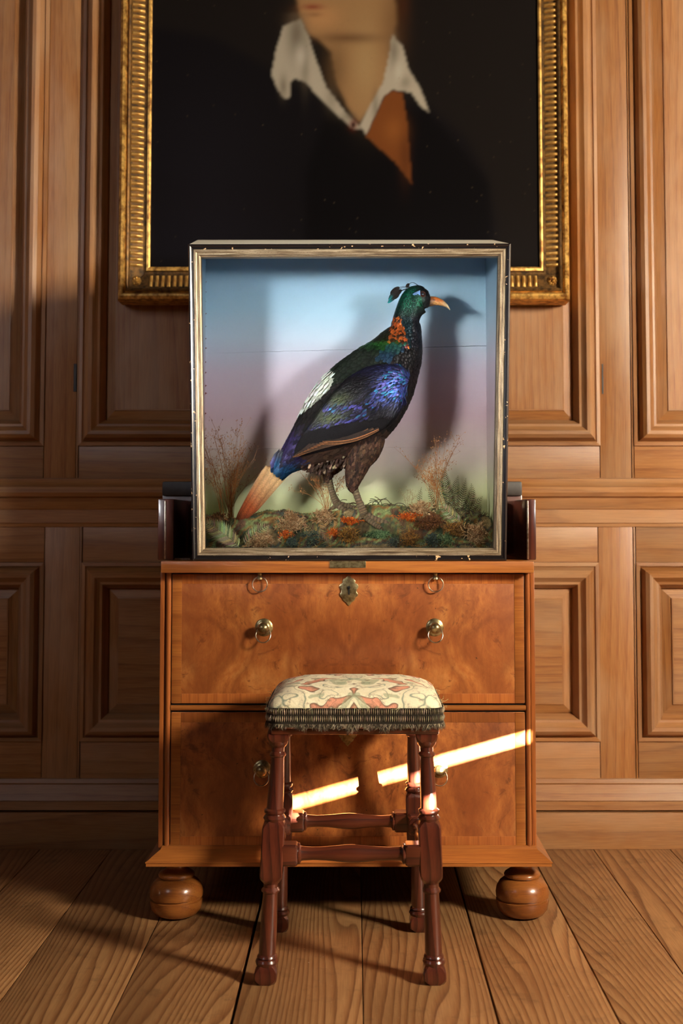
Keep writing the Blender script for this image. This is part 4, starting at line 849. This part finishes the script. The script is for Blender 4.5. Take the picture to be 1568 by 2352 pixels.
# crest of spatulate plumes
for k, (p0, p1, p2, tip, wd) in enumerate((((950, 664), (930, 662), (912, 668), (892, 692), 5.5), ((948, 666), (930, 666), (915, 674), (903, 688), 5.5), ((952, 662), (932, 658), (914, 662), (896, 676), 5), ((950, 665), (934, 664), (914, 676), (890, 698), 4.5), ((962, 658), (948, 650), (938, 654), (932, 662), 3.4), ((950, 664), (934, 664), (920, 668), (906, 680), 5))):
    m = MB(); st = [p0, p1, p2, tip]; q = cat_rom(st, 6); pts = [B(a, b, -.010+.004*(k % 3)) for a, b in q]; col = srgb(30, 22, 20); wd *= 1.1
    m.tube(pts[:14], [.0006]*14, 5, col=col); e = len(q); vs = []; cl = []
    for i in range(11, e):
        u = (i-11)/(e-12); a, b = q[i]; a0, b0 = q[max(i-1, 0)]; d = Vector((a-a0, b-b0)).normalized(); dn = Vector((d.y, -d.x)); ww = wd*math.sin(math.pi*min(.97, u*.92+.06))**.7
        for s_, o_ in ((-1, 0), (0, -.0014), (1, 0)): vs.append(B(a+dn.x*ww*s_, b+dn.y*ww*s_, -.011+.004*(k % 3)+o_)); cl.append(lerp(col, srgb(24, 168, 170), (u-.55)*1.6 if k in (3, 0) and s_ >= 0 else 0))
    n_ = (e-11); m.add(vs, [(i*3+j, i*3+j+1, (i+1)*3+j+1, (i+1)*3+j) for i in range(n_-1) for j in range(2)], cl); m.build('crest_plume', plum_matt, bird, smooth=True, angle=80)
# ------------------------------------------------------------------ stool
stl = empty('upholstered_stool', (0, -.22, 0), 'dark turned stool with faded floral needlework seat and grey fringe, before the chest', 'stool')
def zat(py, D): return Z(py, D+CY)
Yf, Yb = 2.387+CY, 2.684+CY
legs = [((X(610, 2235, Yf), Yf), (X(641, 1690, Yf+.04), Yf+.045)), ((X(998, 2238, Yf), Yf), (X(978, 1690, Yf+.04), Yf+.045)), ((X(640, 2115, Yb), Yb), (X(656, 1700, Yb-.04), Yb-.04)), ((X(964, 2120, Yb), Yb), (X(947, 1700, Yb-.04), Yb-.04))]
HT = .452; axes = []
def leg_axis(l, z): (fx, fy), (tx, ty) = l; t = z/HT; return V(fx+(tx-fx)*t, fy+(ty-fy)*t, z)
def block(m, l, z0, z1, hw, ch=.25):
    rg = []; hh = [(z0, .80, .45), (z0+.006, .95, .18), (z0+.012, 1, .0), ((z0+z1)/2, 1, .0), (z1-.012, 1, .0), (z1-.006, .95, .18), (z1, .80, .45)]
    for z, s, cz in hh:
        c = leg_axis(l, z); w_ = hw*s; k = hw*(.10+cz*.6); k = min(k, w_*.6)
        rg.append([c+V(x, y, 0) for x, y in ((w_-k, -w_), (w_, -w_+k), (w_, w_-k), (w_-k, w_), (-w_+k, w_), (-w_, w_-k), (-w_, -w_+k), (-w_+k, -w_))])
    m.rings(rg)
def turn(m, l, prof, seg=28):
    rg = []
    for z, r in prof: c = leg_axis(l, z); rg.append([c+V(r*math.cos(2*math.pi*j/seg), r*math.sin(2*math.pi*j/seg), 0) for j in range(seg)])
    m.rings(rg)
for l in legs:
    m = MB(); block(m, l, .0, .033, .0205)
    turn(m, l, [(.030, .018), (.033, .0195), (.037, .021), (.041, .0195), (.0425, .0165), (.045, .0185), (.048, .0175), (.050, .0155), (.056, .0158), (.10, .0150), (.153, .0135), (.156, .0138), (.158, .0165), (.161, .0170), (.164, .0150), (.166, .0135), (.172, .0135), (.175, .016), (.179, .0185)])
    block(m, l, .177, .284, .0205)
    turn(m, l, [(.281, .017), (.284, .0185), (.288, .021), (.292, .0185), (.294, .0165), (.298, .0195), (.302, .0195), (.305, .0155), (.312, .0150), (.35, .0142), (.394, .0122), (.397, .0125), (.399, .0150), (.402, .0155), (.405, .0135), (.407, .0118), (.414, .0118), (.417, .0145), (.421, .0175), (.426, .0185)])
    block(m, l, .424, HT, .0205); m.build('leg', mahog, stl, smooth=True, angle=32)
def stretcher(a, b, mat):
    m = MB(); a, b = Vector(a), Vector(b); L_ = (b-a).length
    m.lathe(a, b, [(.10, .016), (.115, .019), (.125, .019), (.135, .0135), (.15, .0125), (.22, .0115), (.32, .0125), (.44, .0155), (.5, .0162), (.56, .0155), (.68, .0125), (.78, .0115), (.85, .0125), (.865, .0135), (.875, .019), (.885, .019), (.90, .016)], 24)
    d = (b-a).normalized(); up = V(0, 0, 1); sd = d.cross(up).normalized()
    for t0, t1 in ((0, .115), (.885, 1)):
        rg = []
        for t_, s in ((t0, 1), (t0+.006, 1), (t1-.02, 1), (t1-.006, .9), (t1, .7)) if t0 == 0 else ((t0, .7), (t0+.006, .9), (t0+.02, 1), (t1-.006, 1), (t1, 1)):
            c = a+d*L_*t_; w_ = .0195*s; k = .004
            rg.append([c+sd*x+up*y for x, y in ((w_-k, -w_), (w_, -w_+k), (w_, w_-k), (w_-k, w_), (-w_+k, w_), (-w_, w_-k), (-w_, -w_+k), (-w_+k, -w_))])
        m.rings(rg)
    m.build('stretcher', mat, stl, smooth=True, angle=32)
zst = .224
for i, j in ((0, 1), (2, 3), (0, 2), (1, 3)):
    a, b = leg_axis(legs[i], zst), leg_axis(legs[j], zst); d = (b-a).normalized(); stretcher(a+d*.0185, b-d*.0185, mahog_x)
sx0, sx1 = X(613, 1650, 2.42+CY), X(1017, 1650, 2.42+CY); syf, syb = 2.40+CY, 2.69+CY
box('seat_rail', (sx0+.008, syf+.008, .440), (sx1-.008, syb-.008, .456), mahog_x, stl, .003)
def rrect(x0, x1, y0, y1, r, z, n=9):
    pts = []
    for cx, cy, a0 in ((x1-r, y1-r, 0), (x0+r, y1-r, 90), (x0+r, y0+r, 180), (x1-r, y0+r, 270)):
        for k in range(n): a = math.radians(a0+90*k/(n-1)); pts.append((cx+r*math.cos(a), cy+r*math.sin(a), z))
    return pts
m = MB(); rg = []
for z, i, r in ((.452, .006, .02), (.47, .002, .025), (.488, .001, .028), (.496, .003, .03), (.504, .009, .034), (.511, .018, .038), (.518, .032, .04), (.523, .05, .04), (.527, .075, .04), (.529, .105, .03), (.5295, .125, .015)):
    ring = rrect(sx0+i, sx1-i, syf+i, syb-i, r, z); rg.append([(x, y, z_+.0012*noise.noise(Vector((x*60, y*60, z_*40)))) for x, y, z_ in ring])
m.rings(rg); m.build('cushion', tap_m, stl, smooth=True, angle=180)
# braid: rows of small vertical loops round the seat
per = rrect(sx0-.001, sx1+.001, syf-.001, syb+.001, .028, 0, 9); per = [Vector(p) for p in per]; path = []; tot = 0
for i in range(len(per)):
    a, b = per[i], per[(i+1) % len(per)]; path.append((tot, a, b)); tot += (b-a).length
def at(s):
    s %= tot
    for s0, a, b in reversed(path):
        if s >= s0: d = b-a; return (a+d.normalized()*(s-s0) if d.length > 1e-6 else a.copy()), (V(d.y, -d.x, 0).normalized() if d.length > 1e-6 else V(0, -1, 0))
FRC = [srgb(142, 130, 108), srgb(112, 102, 84), srgb(166, 154, 130), srgb(88, 78, 62)]
m = MB(); s = 0
ctr = V((sx0+sx1)/2, (syf+syb)/2, 0)
while s < tot:
    p, n_ = at(s)
    if n_.dot(p-ctr) < 0: n_ = -n_
    tg = V(-n_.y, n_.x, 0)
    for z0, hz in ((.4840, .0066), (.4705, .0064)):
        c = p+V(0, 0, z0+R.uniform(-.0006, .0006))+n_*.0006; w_ = .0012; cc = jit(FRC[R.randrange(3)], .3); sh = tg*R.uniform(-.0006, .0006)
        m.add([c+V(0, 0, hz)+sh, c+tg*w_+n_*.001, c-V(0, 0, hz)-sh, c-tg*w_+n_*.001, c+n_*.0026], [(0, 1, 4), (1, 2, 4), (2, 3, 4), (3, 0, 4)], cc)
    s += .0039
m.rings([[p_+V(0, 0, .455) for p_ in per], [p_+V(0, 0, .490) for p_ in per]], cap=False, col=srgb(40, 35, 28))
m.build('braid', moss_m, stl, kind='stuff')
m = MB()
for k in range(5200):
    p, n_ = at(R.uniform(0, tot))
    if n_.dot(p-ctr) < 0: n_ = -n_
    tg = V(-n_.y, n_.x, 0); q = p+V(0, 0, .461)+n_*R.uniform(-.001, .002); d = (V(0, 0, -1)+n_*R.uniform(-.1, .5)+tg*R.gauss(0, .45)).normalized(); ln = R.uniform(.008, .023)*(.7+.5*noise.noise(Vector((p.x*70, p.y*70, 0)))); e = q+d*ln*.6; f = e+(d+tg*R.gauss(0, .7)+n_*R.gauss(0, .3)).normalized()*ln*.4; w_ = tg*.0005+n_*.0001
    m.add([q-w_, q+w_, e+w_, e-w_, f], [(0, 1, 2, 3), (3, 2, 4)], jit(FRC[R.randrange(4)] if R.random() < .6 else srgb(50, 44, 36), .35))
m.build('fringe', moss_m, stl, kind='stuff')
m = MB()
for k in range(60):
    p, n_ = at(R.uniform(0, tot)); 
    if n_.dot(p-ctr) < 0: n_ = -n_
    q = p+V(0, 0, .489)+n_*.001; m.tube([q, q+n_*.003+V(R.gauss(0, .003), 0, R.gauss(0, .003)), q+n_*.004+V(R.gauss(0, .006), 0, R.gauss(.002, .004))], .00035, 3, col=srgb(190, 186, 140))
m.build('loose_thread', moss_m, stl, kind='stuff')
